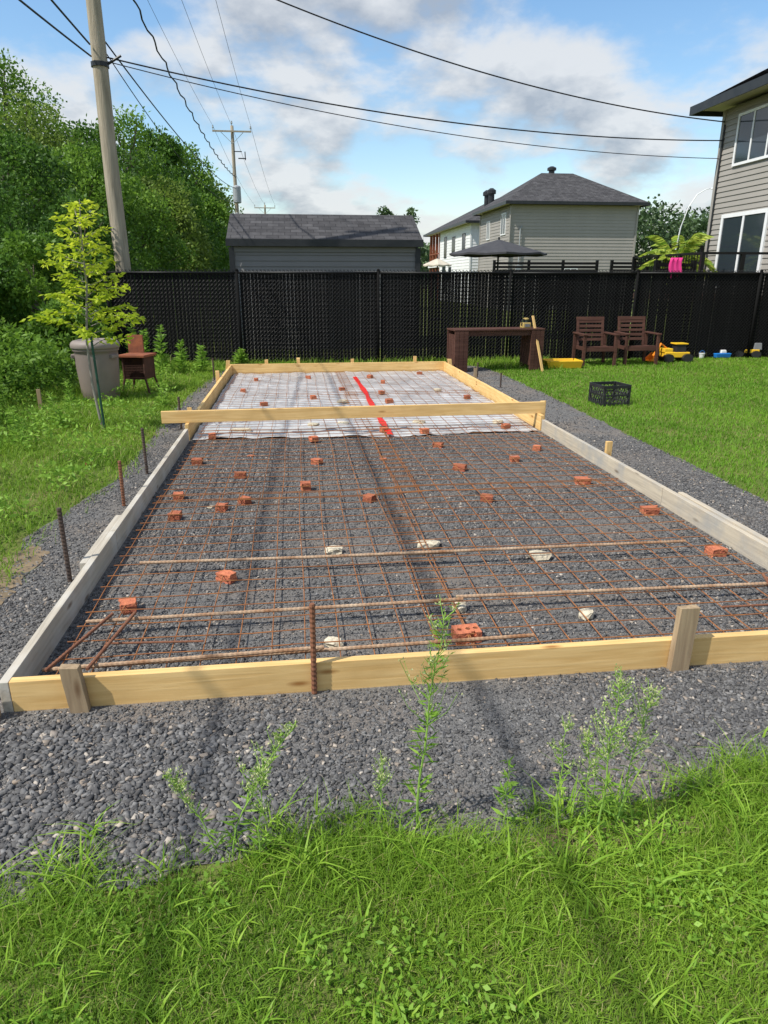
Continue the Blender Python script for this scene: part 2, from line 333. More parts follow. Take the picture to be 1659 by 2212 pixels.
for k in range(10):
    ang=np.array([0,.25,.5,.75])*2*PI+rng.normal(0,.38,4)+PI/4; rr=rng.uniform(.35,.85,4)
    if k%3==0: ang=np.array([0,.12,.45,.72])*2*PI+rng.normal(0,.1,4); rr=np.array([.8,.6,.7,.75])
    b=np.stack([rr*np.cos(ang),rr*np.sin(ang),np.full(4,-.5)],1); t=b.copy(); t[:,:2]*=rng.uniform(.72,1.0); t[:,:2]+=rng.normal(0,.07,2); t[:,2]=.5+np.array([1,.3,-1,-.3])*rng.uniform(-.45,.45)
    tmpl.append(np.concatenate([b,t]))
tf=np.array([(0,3,2,1),(4,5,6,7),(0,1,5,4),(1,2,6,5),(2,3,7,6),(3,0,4,7)])
def stones(name,n,box,smin,smax,label,pw=3.0):
    X=rng.uniform(box[0],box[1],n); Y=rng.uniform(box[2],box[3],n); ok=inpoly(X,Y,gravel_poly)
    a=(X-O.x)*e1.x+(Y-O.y)*e1.y; b=(X-O.x)*e2.x+(Y-O.y)*e2.y
    ok&=~((a>-.06)&(a<.01)&(b>0)&(b<10.6)); ok&=~((b>-.01)&(b<.045)&(a>-.05)&(a<4)); ok&=~((a>3.91)&(a<3.98)&(b>0)&(b<10.6))
    ok&=~((a>0)&(a<3.92)&(b>5.0)&(b<10.6)) 
    pz=.5+.5*np.sin(X*2.3+1.7*np.sin(Y*1.9))*np.sin(Y*2.7+X); pz=np.where((X<-.35)&(Y<2.3),np.maximum(pz,.95),pz)
    ok&=(rng.random(n)<.45+.55*pz)
    X,Y,pz=X[ok],Y[ok],pz[ok]; n=len(X); bigl=np.where((X<-.35)&(Y<2.4),1.35,1.0)
    s=smin+(smax-smin)*rng.random(n)**pw*(.55+.45*pz)*bigl
    Vs=[];Fs=[];off=0; which=rng.integers(0,10,n)
    for k in range(10):
        ix=np.where(which==k)[0]; m=len(ix)
        if m==0: continue
        sc=np.stack([s[ix],s[ix]*rng.uniform(.45,1,m),s[ix]*rng.uniform(.16,.45,m)],1)
        v=tmpl[k][None]*sc[:,None,:]
        rx=rng.normal(0,.28,m); ry=rng.normal(0,.28,m); rz=rng.uniform(0,2*PI,m)
        def rot(v,a,i,j):
            c,sn=np.cos(a)[:,None],np.sin(a)[:,None]; vi=v[:,:,i]*c-v[:,:,j]*sn; vj=v[:,:,i]*sn+v[:,:,j]*c; v=v.copy(); v[:,:,i]=vi; v[:,:,j]=vj; return v
        v=rot(v,rx,1,2); v=rot(v,ry,0,2); v=rot(v,rz,0,1)
        v[:,:,0]+=X[ix][:,None]; v[:,:,1]+=Y[ix][:,None]; v[:,:,2]+=(.003+s[ix]*.12+rng.uniform(0,.002,m))[:,None]
        Vs.append(v.reshape(-1,3)); Fs.append((tf[None]+(np.arange(m)*8)[:,None,None]).reshape(-1,4)+off); off+=m*8
    o=mesh_np(name,np.concatenate(Vs),np.concatenate(Fs),mt['stone']); return tag(o,label,'gravel',kind='stuff')
stones('gravel',330000,(-2.7,3.9,1.1,3.4),.003,.025,'loose crushed dark slate gravel in front of the form')
stones('gravel',300000,(-2.7,3.7,3.4,7.6),.005,.027,'dark slate gravel under the rusty mesh')
stones('gravel',60000,(-3.3,3.3,7.6,14.6),.010,.032,'dark slate gravel strips beside and beyond the white sheet')
# ------------------------------------------------------------------ grass
def patch(X,Y,f=1.0): return .5+.25*np.sin(X*3.1*f+1.3*np.sin(Y*2.3*f))+.25*np.sin(Y*4.3*f+X*1.7*f)
def scatter_out(n,box,j=.035):
    X=rng.uniform(box[0],box[1],n); Y=rng.uniform(box[2],box[3],n)
    jx=rng.normal(0,j,n); jy=rng.normal(0,j,n)+.05*np.sin(X*9)+.03*np.sin(X*23)
    ok=~inpoly(X+jx,Y+jy,gravel_poly); return X[ok],Y[ok]
def tint_of(X,Y,n): return np.clip(patch(X,Y)*.45+.15*patch(X,Y,3.3)+rng.random(n)*.4,0,1)
X,Y=scatter_out(300000,(-2.1,2.6,.75,2.45),.055); n=len(X); pt=patch(X,Y,1.9); edge=np.clip((Y-1.3)/.3,0,1)
thin=rng.random(n)<(.5+.5*patch(X,Y,3.1))*np.where(inpoly(X,Y,soil_poly),.45,1); X,Y,pt,edge=X[thin],Y[thin],pt[thin],edge[thin]; n=len(X)
V,Fc,T=blades(X,Y,(.015+(.035+.07*edge)*(.35+.65*pt)*rng.random(n)),.0015+.0020*rng.random(n),rng.uniform(.15,1.3,n),tint_of(X,Y,n))
tag(mesh_np('grass',V,Fc,mt['grass'],T),'unmown green grass along the bottom foreground','grass',kind='stuff')
Vs=[];Fs=[];Ts=[];off=0
TX,TY=scatter_out(2300,(-2.0,2.6,.9,2.45),.08)
for i in range(len(TX)):
    x,y=TX[i],TY[i]; w=.8 if (x<-.35 and y<1.75) or x>.55 else .42
    if y<1.4: w*=.45
    if random.random()>w: continue
    k=random.randint(4,11); sz=random.uniform(.035,.10)*(1.4 if y>1.5 else .8)
    X=x+rng.normal(0,.018,k); Y=y+rng.normal(0,.018,k)
    V,Fc,T=blades(X,Y,sz*rng.uniform(.6,1.3,k),rng.uniform(.0035,.010,k),rng.uniform(.4,1.7,k),np.clip(rng.normal(.55,.25,k),0,1),K=4)
    Vs.append(V);Fs.append(Fc+off);Ts.append(T);off+=len(V)
tag(mesh_np('broadleaf_grass',np.concatenate(Vs),np.concatenate(Fs),mt['broad'],np.concatenate(Ts)),'broad bladed crabgrass tufts at the foreground edge','grass',kind='stuff')
X,Y=scatter_out(270000,(1.9,11,2.4,15.7)); keep=(X>1.9)&(rng.random(len(X))<np.clip(1.5-(Y/14),.3,1)); keep&=(Y<14.67+(X+1.25)*.1228-.05)
X,Y=X[keep],Y[keep]; n=len(X)
V,Fc,T=blades(X,Y,.025+.035*rng.random(n),.003+.0006*Y,rng.uniform(.2,1.2,n),np.clip(patch(X,Y,.6)*.45+.15*patch(X,Y,2.3)+rng.random(n)*.4,0,1),K=2)
tag(mesh_np('lawn',V,Fc,mt['lawn'],T),'mown bright green lawn on the right','lawn',kind='stuff')
X,Y=scatter_out(230000,(-9,-1.5,2.6,14.6),.06); keep=(X>-(.58*Y+1.2)); X,Y=X[keep],Y[keep]; n=len(X); pt=patch(X,Y,.9)
tn=rng.random(n)<(.5+.5*patch(X,Y,1.7)); X,Y,pt=X[tn],Y[tn],pt[tn]; n=len(X); wild=np.clip((-X-3.3)/1.0,0,1)*np.clip((Y-5)/2,0,1)
V,Fc,T=blades(X,Y,.04+(.15+.30*wild)*pt*pt*rng.random(n)+.02,.003+.0007*Y,rng.uniform(.2,1.4,n),tint_of(X,Y,n),K=3)
tag(mesh_np('grass',V,Fc,mt['grass'],T),'rough uncut grass along the left side','grass',kind='stuff')
X,Y=scatter_out(16000,(-5.4,3.5,13.6,15.3)); keep=(Y<14.67+(X+1.25)*.1228-.03); X,Y=X[keep],Y[keep]; n=len(X)
V,Fc,T=blades(X,Y,.06+.14*rng.random(n),.012,rng.uniform(.2,1.2,n),rng.random(n),K=2)
tag(mesh_np('grass',V,Fc,mt['grass'],T),'green weeds and grass at the foot of the black fence','grass',kind='stuff')
def undergrowth(name,label,n,box,hmax,L,mat,cond=None,W=.45):
    X=rng.uniform(box[0],box[1],n); Y=rng.uniform(box[2],box[3],n)
    if cond is not None:
        k=cond(X,Y); X,Y=X[k],Y[k]; n=len(X)
    hh=hmax*(.35+.65*patch(X,Y,1.1)); Z=hh*rng.random(n)**.5
    D=unit(np.stack([rng.normal(0,1,n),rng.normal(-.2,1,n),rng.normal(.4,.6,n)],1))
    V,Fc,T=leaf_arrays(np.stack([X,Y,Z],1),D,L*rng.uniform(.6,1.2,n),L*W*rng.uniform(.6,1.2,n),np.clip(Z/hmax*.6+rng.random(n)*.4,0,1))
    return tag(mesh_np(name,V,Fc,mat,T),label,'ground cover',kind='stuff')
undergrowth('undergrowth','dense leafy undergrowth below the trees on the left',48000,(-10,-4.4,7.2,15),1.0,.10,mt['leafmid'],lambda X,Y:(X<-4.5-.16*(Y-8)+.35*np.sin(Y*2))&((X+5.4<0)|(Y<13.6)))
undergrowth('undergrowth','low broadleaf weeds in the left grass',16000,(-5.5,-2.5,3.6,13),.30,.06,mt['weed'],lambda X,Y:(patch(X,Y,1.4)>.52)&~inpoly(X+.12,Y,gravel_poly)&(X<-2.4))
undergrowth('ground_cover','small broadleaf weeds mixed in the foreground grass',22000,(-1.9,2.3,.9,2.3),.06,.024,mt['weed'],lambda X,Y:((patch(X,Y,2.6)>.62)|inpoly(X,Y,soil_poly))&~inpoly(X,Y+.03,gravel_poly),W=.5)
# ------------------------------------------------------------------ formwork
fw=thing('timber_formwork','long rectangular timber form of fresh and weathered boards around the mesh','formwork',O,ANG)
def board(a0,b0,length,along,h,th,mat,label=None,rot=0,name='board',parent=fw,z=0):
    mb=MB(); mb.box((length/2,0,h/2),(length,th,h))
    o=mb.build(name,mat,parent,bevel=.0025); o.location=(a0,b0,z); o.rotation_euler[2]=(PI/2 if along=='b' else 0)+rot
    if label: o['label']=label
    return o
H=.14
board(0,.019,4.02,'a',H,.038,mt['newwood'],'fresh yellow front board of the form')
board(-.021,-.0,1.76,'b',H,.038,mt['oldwood'],'weathered grey board at the near left',name='board')
board(-.021,1.765,3.2,'b',H,.038,mt['oldwood'],'weathered grey board along the middle left')
board(-.062,1.25,.85,'b',.135,.038,mt['oldwood'],'short grey splice board outside the left side',name='splice_board')
board(3.941,.045,2.2,'b',H,.038,mt['concwood'],'concrete stained grey board at the near right')
board(3.941,2.25,2.75,'b',H,.038,mt['concwood'],'concrete stained grey board along the middle right')
board(3.982,.9,1.2,'b',.15,.038,mt['concwood'],'pale splice board outside the right side',name='splice_board')
board(-.021,5.0,5.5,'b',.18,.038,mt['newwood'],'fresh board along the far left')
board(3.941,5.04,5.46,'b',.18,.038,mt['newwood'],'fresh board along the far right')
board(-.04,10.52,4.0,'a',.19,.038,mt['newwood'],'fresh board closing the far end')
cbo=MB().box((2.15,0,.065),(4.30,.038,.13)).build('cross_board',mt['newwood'],None,loc=F(-.29,5.09,.181),rz=R(8.3),bevel=.003)
tag(cbo,'long fresh board laid across the form where the white sheet starts','board')
SGw='wooden stakes around the form'; SGr='steel rods driven beside the form'
def wstake(loc,h,w,label,t=.022,lean=(0,0),rz=ANG,mat='stake'):
    mb=MB(); vs=[];k=4
    for j in range(k+1):
        z=h*j/k; ox=lean[0]*z; oy=lean[1]*z
        for x,y in ((-.5,-.5),(.5,-.5),(.5,.5),(-.5,.5)):
            vs.append((x*w+ox+random.uniform(-.0015,.0015),y*t+oy,z+(random.uniform(-.006,.006) if j==k else 0)))
    fs=[(0,3,2,1),(k*4,k*4+1,k*4+2,k*4+3)]
    for j in range(k):
        for q in range(4): fs.append((j*4+q,j*4+(q+1)%4,(j+1)*4+(q+1)%4,(j+1)*4+q))
    mb.add([(v[2],v[1],-v[0]) for v in vs],fs)
    o=mb.build('wooden_stake',mt[mat],None,loc=loc,bevel=.0015); o.rotation_euler=(Matrix.Rotation(rz,3,'Z')@Matrix.Rotation(-PI/2,3,'Y')).to_euler()
    return tag(o,label,'stake',SGw)
wstake(F(.265,-.022),.21,.072,'weathered wooden stake at the left end of the front board',t=.038,lean=(-.09,-.0))
wstake(F(2.81,-.022),.31,.085,'thick weathered wooden stake near the right end of the front board',t=.038,lean=(.03,0))
wstake(F(-.066,-.04),.12,.05,'short wooden stake closing the near left corner of the form',t=.045)
wstake(F(4.03,5.3),.30,.055,'wooden stake outside the right side under the cross board end',t=.04,mat='newwood')
wstake(F(4.02,3.45),.23,.055,'wooden stake outside the middle of the grey right board',t=.04,mat='newwood')
wstake(F(-.075,5.65),.25,.05,'wooden stake outside the left side just past the cross board',t=.04,mat='newwood')
for a,l in ((.62,'leftmost of the small wooden stakes behind the far end board'),(1.2,'second small wooden stake from the left behind the far end board'),(2.2,'middle small wooden stake behind the far end board'),(3.38,'right small wooden stake behind the far end board')):
    wstake(F(a,10.575),.27+random.uniform(-.03,.03),.06,l,t=.035,mat='newwood')
wstake(F(4.02,10.3),.26,.07,'leaning wooden stake at the far right corner of the form',t=.04,lean=(-.15,0),mat='newwood')
wstake(F(-.08,10.35),.28,.07,'wooden stake at the far left corner of the form',t=.04,lean=(.12,0),mat='newwood')
wstake(F(-.09,8.9),.27,.06,'wooden stake outside the far left board between corner and cross board',t=.035,mat='newwood')
wstake(F(4.2,9.2),.22,.05,'small wooden stake beside the far right board',t=.03)
wstake(G(91,897),.33,.045,'lone thin wooden stake standing in the left grass',t=.03)
def rod(p0,p1,label,cat='rebar',r=.0105,mat='rebar',group=None,name='rebar'):
    p0=Vector(p0);p1=Vector(p1); L=(p1-p0).length; n=int(L/.011); pts=[];rad=[]
    for i in range(n+1):
        pts.append(p0.lerp(p1,i/n)); rad.append(r*(1.0 if i%2 else .80))
    o=MB().path(pts,rad,8).build(name,mt[mat],None,loc=p0,world=True); return tag(o,label,cat,group)
def srod(u,vb,h,label,lean=(0,0),mat='steelstake',r=.015):
    p=G(u,vb); rod(p,p+Vector((lean[0]*h,lean[1]*h,h)),label,'steel rod',r,mat,SGr,'steel_stake')
pfr=F(1.20,-.016); rod(pfr,pfr+Vector((0.004,0,.42)),'rusty ribbed rod standing against the front board','steel rod',.0130,'rebardark',SGr,'steel_stake')
srod(152,1258,.45,'tallest dark steel rod outside the near left board',(-.0,0))
srod(268,1094,.36,'second nearest dark steel rod outside the left side',(.02,0),mat='rebardark')
srod(318,1025,.42,'third dark steel rod outside the left side',(-.0,0))
srod(392,928,.38,'dark steel rod just before the left end of the cross board')
srod(463,822,.38,'dark steel rod outside the far left board')
srod(1031,815,.26,'short steel rod outside the far right corner')
srod(1081,838,.24,'short steel rod outside the far right board')
# ------------------------------------------------------------------ plastic sheet
def build_sheet():
    na,nb=90,110; V=[];
    for j in range(nb+1):
        for i in range(na+1):
            s=i/na; t=j/nb; fb=4.93+.05*math.sin(s*9)+.05*noise.noise(Vector((s*8,1.3,0)))+.02*noise.noise(Vector((s*40,1.3,0)))
            a=.03+s*3.86; b=fb+(10.48-fb)*t
            rd=abs(noise.noise(Vector((a*1.6,b*1.1,7)))); rd2=abs(noise.noise(Vector((a*3.3,b*2.3,11))))
            z=.012+.022*max(0,noise.noise(Vector((a*2.2,b*2.2,0)))+.3)+.008*noise.noise(Vector((a*9,b*9,3)))+.018*max(0,1-rd*9)+.010*max(0,1-rd2*8)
            V.append((a,b,max(.008,z)))
    Fc=[(j*(na+1)+i,j*(na+1)+i+1,(j+1)*(na+1)+i+1,(j+1)*(na+1)+i) for j in range(nb) for i in range(na)]
    o=mesh_np('plastic_sheet',np.array(V),np.array(Fc),mt['sheet'],smooth=True); o.location=O; o.rotation_euler[2]=ANG
    return tag(o,'wrinkled white plastic sheet under the mesh in the far half','plastic sheet')
build_sheet()
mb=MB(); pa=[G(766,815,.05),G(790,850,.05),G(812,893,.05),G(830,920,.045),G(843,941,.035)]
vs=[];fs=[];pp=[]
for i in range(len(pa)-1):
    for k in range(5): pp.append(pa[i].lerp(pa[i+1],k/5))
pp.append(pa[-1])
for i,p in enumerate(pp):
    w=.035+.008*math.sin(i*1.9); wz=.006*math.sin(i*1.3)
    vs+= [(p.x-w,p.y,p.z+wz+.012),(p.x+w,p.y,p.z-wz+.012)]
for i in range(len(pp)-1): fs.append((2*i,2*i+1,2*i+3,2*i+2))
mb.add(vs,fs); tag(mb.build('red_tape',mt['redtape'],None,loc=pa[-1],world=True),'red tape strip running lengthwise over the white sheet','tape')
# ------------------------------------------------------------------ wire mesh sheets
def mz(a,b): return .052+.010*noise.noise(Vector((a*1.1,b*1.1,5)))+.006*noise.noise(Vector((a*3,b*3,9)))
def wiremesh(a0,a1,b0,b1,rot,label,r):
    mb=MB(); c=((a0+a1)/2,(b0+b1)/2)
    def pt(a,b,dz=0):
        x,y=a-c[0],b-c[1]; cr,sr=math.cos(rot),math.sin(rot)
        return Vector((x*cr-y*sr,x*sr+y*cr,mz(a,b)+dz))
    pitch=.152; na=int(round((a1-a0)/pitch)); nb=int(round((b1-b0)/pitch))
    for i in range(na+1):
        a=a0+i*pitch; k=int((b1-b0)/.2); ph=random.uniform(0,6); wo=random.uniform(.002,.008)
        mb.path([pt(a+wo*math.sin(j*.7+ph),b0-.03+(b1-b0+.06)*j/k) for j in range(k+1)],r,5)
    for i in range(nb+1):
        b=b0+i*pitch; k=int((a1-a0)/.2); ph=random.uniform(0,6); wo=random.uniform(.002,.008)
        mb.path([pt(a0-.03+(a1-a0+.06)*j/k,b+wo*math.sin(j*.7+ph),.006) for j in range(k+1)],r,5)
    p=F(c[0],c[1]); o=mb.build('wire_mesh_sheet',mt['rust'],None,loc=p,rz=ANG); tag(o,label,'wire mesh','rusty welded wire mesh sheets inside the form')
ms=[(.10,1.93,.16,2.75,.006,'rusty welded mesh sheet in the near left corner of the form'),
(1.80,3.78,.20,2.80,-.008,'rusty welded mesh sheet in the near right corner of the form'),
(.12,2.10,2.62,5.2,-.005,'rusty mesh sheet over gravel just before the cross board, left half'),
(1.95,3.80,2.66,5.2,.007,'rusty mesh sheet over gravel just before the cross board, right half'),
(.10,2.0,5.08,7.8,.004,'rusty mesh sheet on the white sheet just past the cross board, left half'),
(1.85,3.80,5.05,7.75,-.006,'rusty mesh sheet on the white sheet just past the cross board, right half'),
(.10,2.0,7.65,10.35,-.005,'rusty mesh sheet in the far left corner of the form'),
(1.88,3.80,7.6,10.3,.004,'rusty mesh sheet in the far right corner of the form')]
for m in ms: wiremesh(*m,r=.0031 if m[2]<5 else .0024)
RG='loose rebars lying on the mesh'
z=.077
rod(G(302,1216,z),G(980,1193,z),'long dusty rebar lying across the mesh at left, farther row',group=RG)
rod(G(640,1205,z+.018),G(1480,1169,z+.01),'long dusty rebar lying across the mesh at right, farther row',group=RG)
rod(G(186,1343,z),G(1000,1294,z+.01),'long dusty rebar in the nearer row at left',group=RG)
rod(G(985,1289,z),G(1790,1255,z),'long dusty rebar in the nearer row at right running out of view',group=RG)
rod(G(92,1447,.05),G(1152,1372,.070),'long rusty rebar lying just inside the front board',group=RG)
rod(G(165,1441,.075),G(700,1398,.088),'shorter rebar doubled over the one inside the front board',group=RG)
rod(G(98,1449,.06),G(243,1326,.100),'short dark rebar slanting at the near left corner, outer one',group=RG,mat='rebardark',r=.009)
rod(G(188,1446,.096),G(292,1323,.104),'short dark rebar slanting at the near left corner, inner one',group=RG,mat='rebardark',r=.009)
rod(G(228,1390,.064),G(440,1385,.066),'short dark rebar parallel to the front board at left',group=RG,mat='rebardark',r=.006)
rod(G(1560,1311,.064),G(1780,1300,.066),'short dark rebar at the near right',group=RG,mat='rebardark',r=.0065)
rod(G(1648,1240,.09),G(1700,1320,.07),'short dark rebar end crossing at the right edge',group=RG,mat='rebardark',r=.009)
# ------------------------------------------------------------------ bricks
def jit_block(sz,seed,j=.004,sub=2,chip=.3):
    bm=bmesh.new(); bmesh.ops.create_cube(bm,size=1.0)
    bmesh.ops.subdivide_edges(bm,edges=bm.edges[:],cuts=sub,use_grid_fill=True)
    rnd=random.Random(seed); cx=rnd.choice((-1,1)); cy=rnd.choice((-1,1))
    for v in bm.verts:
        p=v.co; q=Vector((p.x*sz[0],p.y*sz[1],p.z*sz[2]+sz[2]/2))
        if p.x*cx>.3: q.x-=cx*sz[0]*chip*(.3+.7*rnd.random())*(.5 if p.y*cy<0 else 1)
        n=noise.noise_vector(q*60+Vector((seed,0,0)))*j; n.z*=.5 if q.z>.001 else 0
        v.co=q+n
    return bm
def brick(u,v,label,h=.05,rz=None,sz=None):
    p=G(u,v+2); r=random.Random(int(u*7+v)); 
    s=sz or (r.uniform(.08,.12),r.uniform(.06,.09),h)
    bm=jit_block(s,int(u+v),j=.007,sub=3,chip=.35); me=bpy.data.meshes.new('brick'); bm.to_mesh(me); bm.free(); me.materials.append(mt['brick'])
    o=bpy.data.objects.new('broken_brick',me); col.objects.link(o); o.location=p; o.location.z=.004 if v>955 else .022; o.rotation_euler[2]=rz if rz is not None else r.uniform(-.6,.6)
    o.location.y-=s[1]*.2
    tag(o,label,'brick','broken red bricks holding up the mesh')
bl=[(555,824,'small red brick in the far left corner on the white sheet'),(667,819,'red brick near the far end board, left of the middle'),(800,817,'red brick near the far end board by the top of the red tape'),(905,810,'red brick nearest the far right corner'),
(525,848,'red brick beside the far left board, second from the far end'),(828,829,'red brick right of the red tape, farthest of the column'),(825,852,'red brick right of the red tape, second of the column'),(842,871,'red brick right of the red tape just behind the cross board'),
(678,863,'red brick on the white sheet behind the cross board, left of the tape'),(1007,862,'red brick beside the far right board'),(569,878,'red brick just behind the cross board at left'),(740,845,'small red brick left of the tape in mid sheet'),
(458,948,'red brick at the left front edge of the white sheet'),(829,935,'red brick touching the near end of the red tape'),(915,937,'red brick at the front edge of the white sheet right of the tape'),(1091,927,'red brick at the right front edge of the white sheet'),
(677,955,'red brick on gravel at the sheet edge left of centre'),(945,965,'red brick on gravel below the sheet edge right of centre'),(1158,971,'small red brick near the right board, farthest on gravel'),(1113,995,'small red brick on gravel right, second from the sheet'),
(430,1000,'red brick near the left board, farthest on gravel'),(686,1001,'red brick on gravel left of centre, second from the sheet'),(518,1031,'red brick on gravel near the left, third row'),(990,1013,'wide red brick on gravel right of centre'),
(660,1057,'upright red brick on gravel left of centre'),(1258,1042,'wide red brick beside the right board in mid form'),(390,1076,'red brick close to the left board in mid form, farther of two'),(528,1086,'red brick right of another in mid left'),(482,1101,'red brick between two others in mid left'),
(800,1081,'red brick alone in the middle of the gravel'),(1053,1081,'red brick right of the middle, with cracked top'),(1404,1107,'wide red brick near the right splice board'),(379,1119,'red brick close to the left board in mid form, nearer of two'),
(1543,1195,'red brick at the near right beside the stained board'),(489,1253,'red brick between the two rows of rebar at left'),(279,1316,'red brick under the nearer rebar at left')]
for u,v,l in bl: brick(u,v,l,h=.052 if v<1240 else .056,sz=(.135,.09,.05) if l.startswith('wide') else ((.09,.08,.07) if l.startswith('upright') else None))
for u,v,l in ((544,985,'thin red brick chip on gravel near the left'),(827,991,'flat pale red brick shard on gravel at centre'),(192,1002,'small red brick chip lying in the left grass')):
    brick(u,v,l,sz=(.07,.04,.014))
def perforated():
    p=G(1007,1383); o0=MB().box((0,0,.03),(.125,.09,.058)).build('perforated_brick',mt['brick'],None)
    cut=[]
    for x,y in ((-.035,-.0),(0.006,.0),(.044,-.0)):
        c=MB().tube((x,y,-.05),(x,y,.12),.0125,n=14).build('cut',mt['brick']); cut.append(c)
    c=MB().tube((.02,-.08,.045),(.02,-.03,.045),.017,n=12).build('cut',mt['brick']); cut.append(c)
    for c in cut:
        m=o0.modifiers.new('b','BOOLEAN'); m.object=c; m.operation='DIFFERENCE'; m.solver='EXACT'
    bpy.context.view_layer.update(); dg=bpy.context.evaluated_depsgraph_get(); me=bpy.data.meshes.new_from_object(o0.evaluated_get(dg))
    o0.modifiers.clear(); o0.data=me
    for c in cut: bpy.data.objects.remove(c)
    o0.location=p+Vector((0,0,.004)); o0.rotation_euler=(0,0,R(12)); tag(o0,'perforated red brick with holes just behind the front board','brick','broken red bricks holding up the mesh')
perforated()
def cream(u,v,sz,label,seed):
    bm=bmesh.new(); bmesh.ops.create_icosphere(bm,subdivisions=2,radius=.5)
    for q in bm.verts:
        c=q.co.copy(); n=noise.noise_vector(c*2.3+Vector((seed*3.1,0,0)))*.28
        c=c+n; c.x=max(-.42,min(.42,c.x)); c.z=max(-.3,min(.34,c.z))
        q.co=Vector((c.x*sz[0]*1.15,c.y*sz[1]*1.15,(c.z+.3)*sz[2]*1.3))
    me=bpy.data.meshes.new('s'); bm.to_mesh(me); bm.free(); me.materials.append(mt['cream']); o=bpy.data.objects.new('stone_chunk',me); col.objects.link(o)
    p=G(u,v+3); p.z=.004 if v>955 else .02; o.location=p; o.rotation_euler[2]=random.uniform(-.4,.4); tag(o,label,'stone','cream stone chunks holding up the mesh')
cl=[(925,1180,(.15,.10,.055),'cream stone chunk with grooved face behind the farther rebar'),(720,1192,(.12,.08,.045),'cream stone chunk under the farther rebar left of centre'),(1166,1206,(.14,.10,.055),'rounded cream stone chunk in front of the farther rebar'),
(993,1318,(.07,.065,.05),'small cream stone chunk below the nearer rebar at centre'),(1265,1333,(.075,.075,.05),'small cream stone chunk in front of the nearer rebar at right'),(722,1392,(.10,.07,.035),'cream stone chunk behind the front board near the standing rod'),
(455,1096,(.05,.04,.02),'tiny white stone chip on gravel at left'),(740,870,(.17,.10,.05),'cream stone on white sheet behind the cross board'),(945,845,(.12,.09,.05),'cream stone on white sheet near the right side'),(521,934,(.24,.10,.05),'flat cream stone in front of the cross board at left'),
(678,922,(.15,.08,.05),'cream stone in front of the cross board left of centre'),(741,919,(.15,.08,.05),'cream stone in front of the cross board at centre'),(905,915,(.16,.08,.05),'cream stone in front of the cross board right of the tape'),(1075,915,(.13,.08,.05),'cream stone in front of the cross board at right')]
for i,(u,v,s,l) in enumerate(cl): cream(u,v,s,l,i+1)
# ------------------------------------------------------------------ fence
FO=Vector((-1.25,14.67,0))
def fs(u,z=1.0):
    xr=(u-829.5)/FPX; return (xr*(cP*FO.y+(CH-z)*sP)-FO.x)/(e1.x-cP*xr*e1.y)
fence=thing('chain_link_fence','long black chain link fence with privacy slats across the back of the yard','fence',FO,ANG)
ps=[fs(u) for u in (238,517,817,1098,1368,1630)]; ps+= [ps[-1]+2.9]
FH=1.78
for s in ps:
    mb=MB().tube((s,-.02,0),(s,-.02,FH+.04),.03,n=12); mb.lathe((s,-.02,FH+.04),[(.033,0),(.033,.015),(.015,.04)],12); mb.build('post',mt['slat'],fence,smooth=True)
for i in range(len(ps)-1):
    s0,s1=ps[i]+.03,ps[i+1]-.03
    MB().tube((s0,-.02,FH),(s1,-.02,FH),.021,n=10).build('top_rail',mt['black'],fence,smooth=True)
    mb=MB(); x=s0+.02; w=.066
    while x<s1-.02:
        g_=random.uniform(.002,.005) if random.random()<.85 else .009
        mb.box((x+w/2,.016,(FH-.02)/2+.02),(w,.006,FH-.05),rz=random.gauss(0,.03)); x+=w+g_
    mb.build('privacy_slat_panel',mt['slat'],fence)
    mb=MB(); L=s1-s0; hh=FH+.03; st=.075; k=int((L+hh)/st)
    for q in range(k):
        x0=s0-hh+q*st
        for sg in (1,-1):
            a=Vector((x0,0,.03)); b=Vector((x0+hh,0,.03+hh))
            t0=max(0,(s0-x0)/hh); t1=min(1,(s1-x0)/hh)
            if t1<=t0: continue
            A=a.lerp(b,t0); B=a.lerp(b,t1)
            if sg<0: A.x=s0+s1-A.x; B.x=s0+s1-B.x
            m_=max(1,int((B-A).length/.053)); pts=[]
            for w_ in range(m_+1):
                c=A.lerp(B,w_/m_); c.y=-.004+.006*(1 if w_%2 else -1)*sg; pts.append(c)
            mb.path(pts,.0046,5,cap=False)
    q=s0
    while q<s1: 
        mb.tube((q,0,FH+.01),(q+.008,0,FH+.045),.004,n=4); mb.tube((q+.012,0,FH+.01),(q+.004,0,FH+.045),.004,n=4); q+=.075
    mb.build('chain_link_mesh',mt['black'],fence)
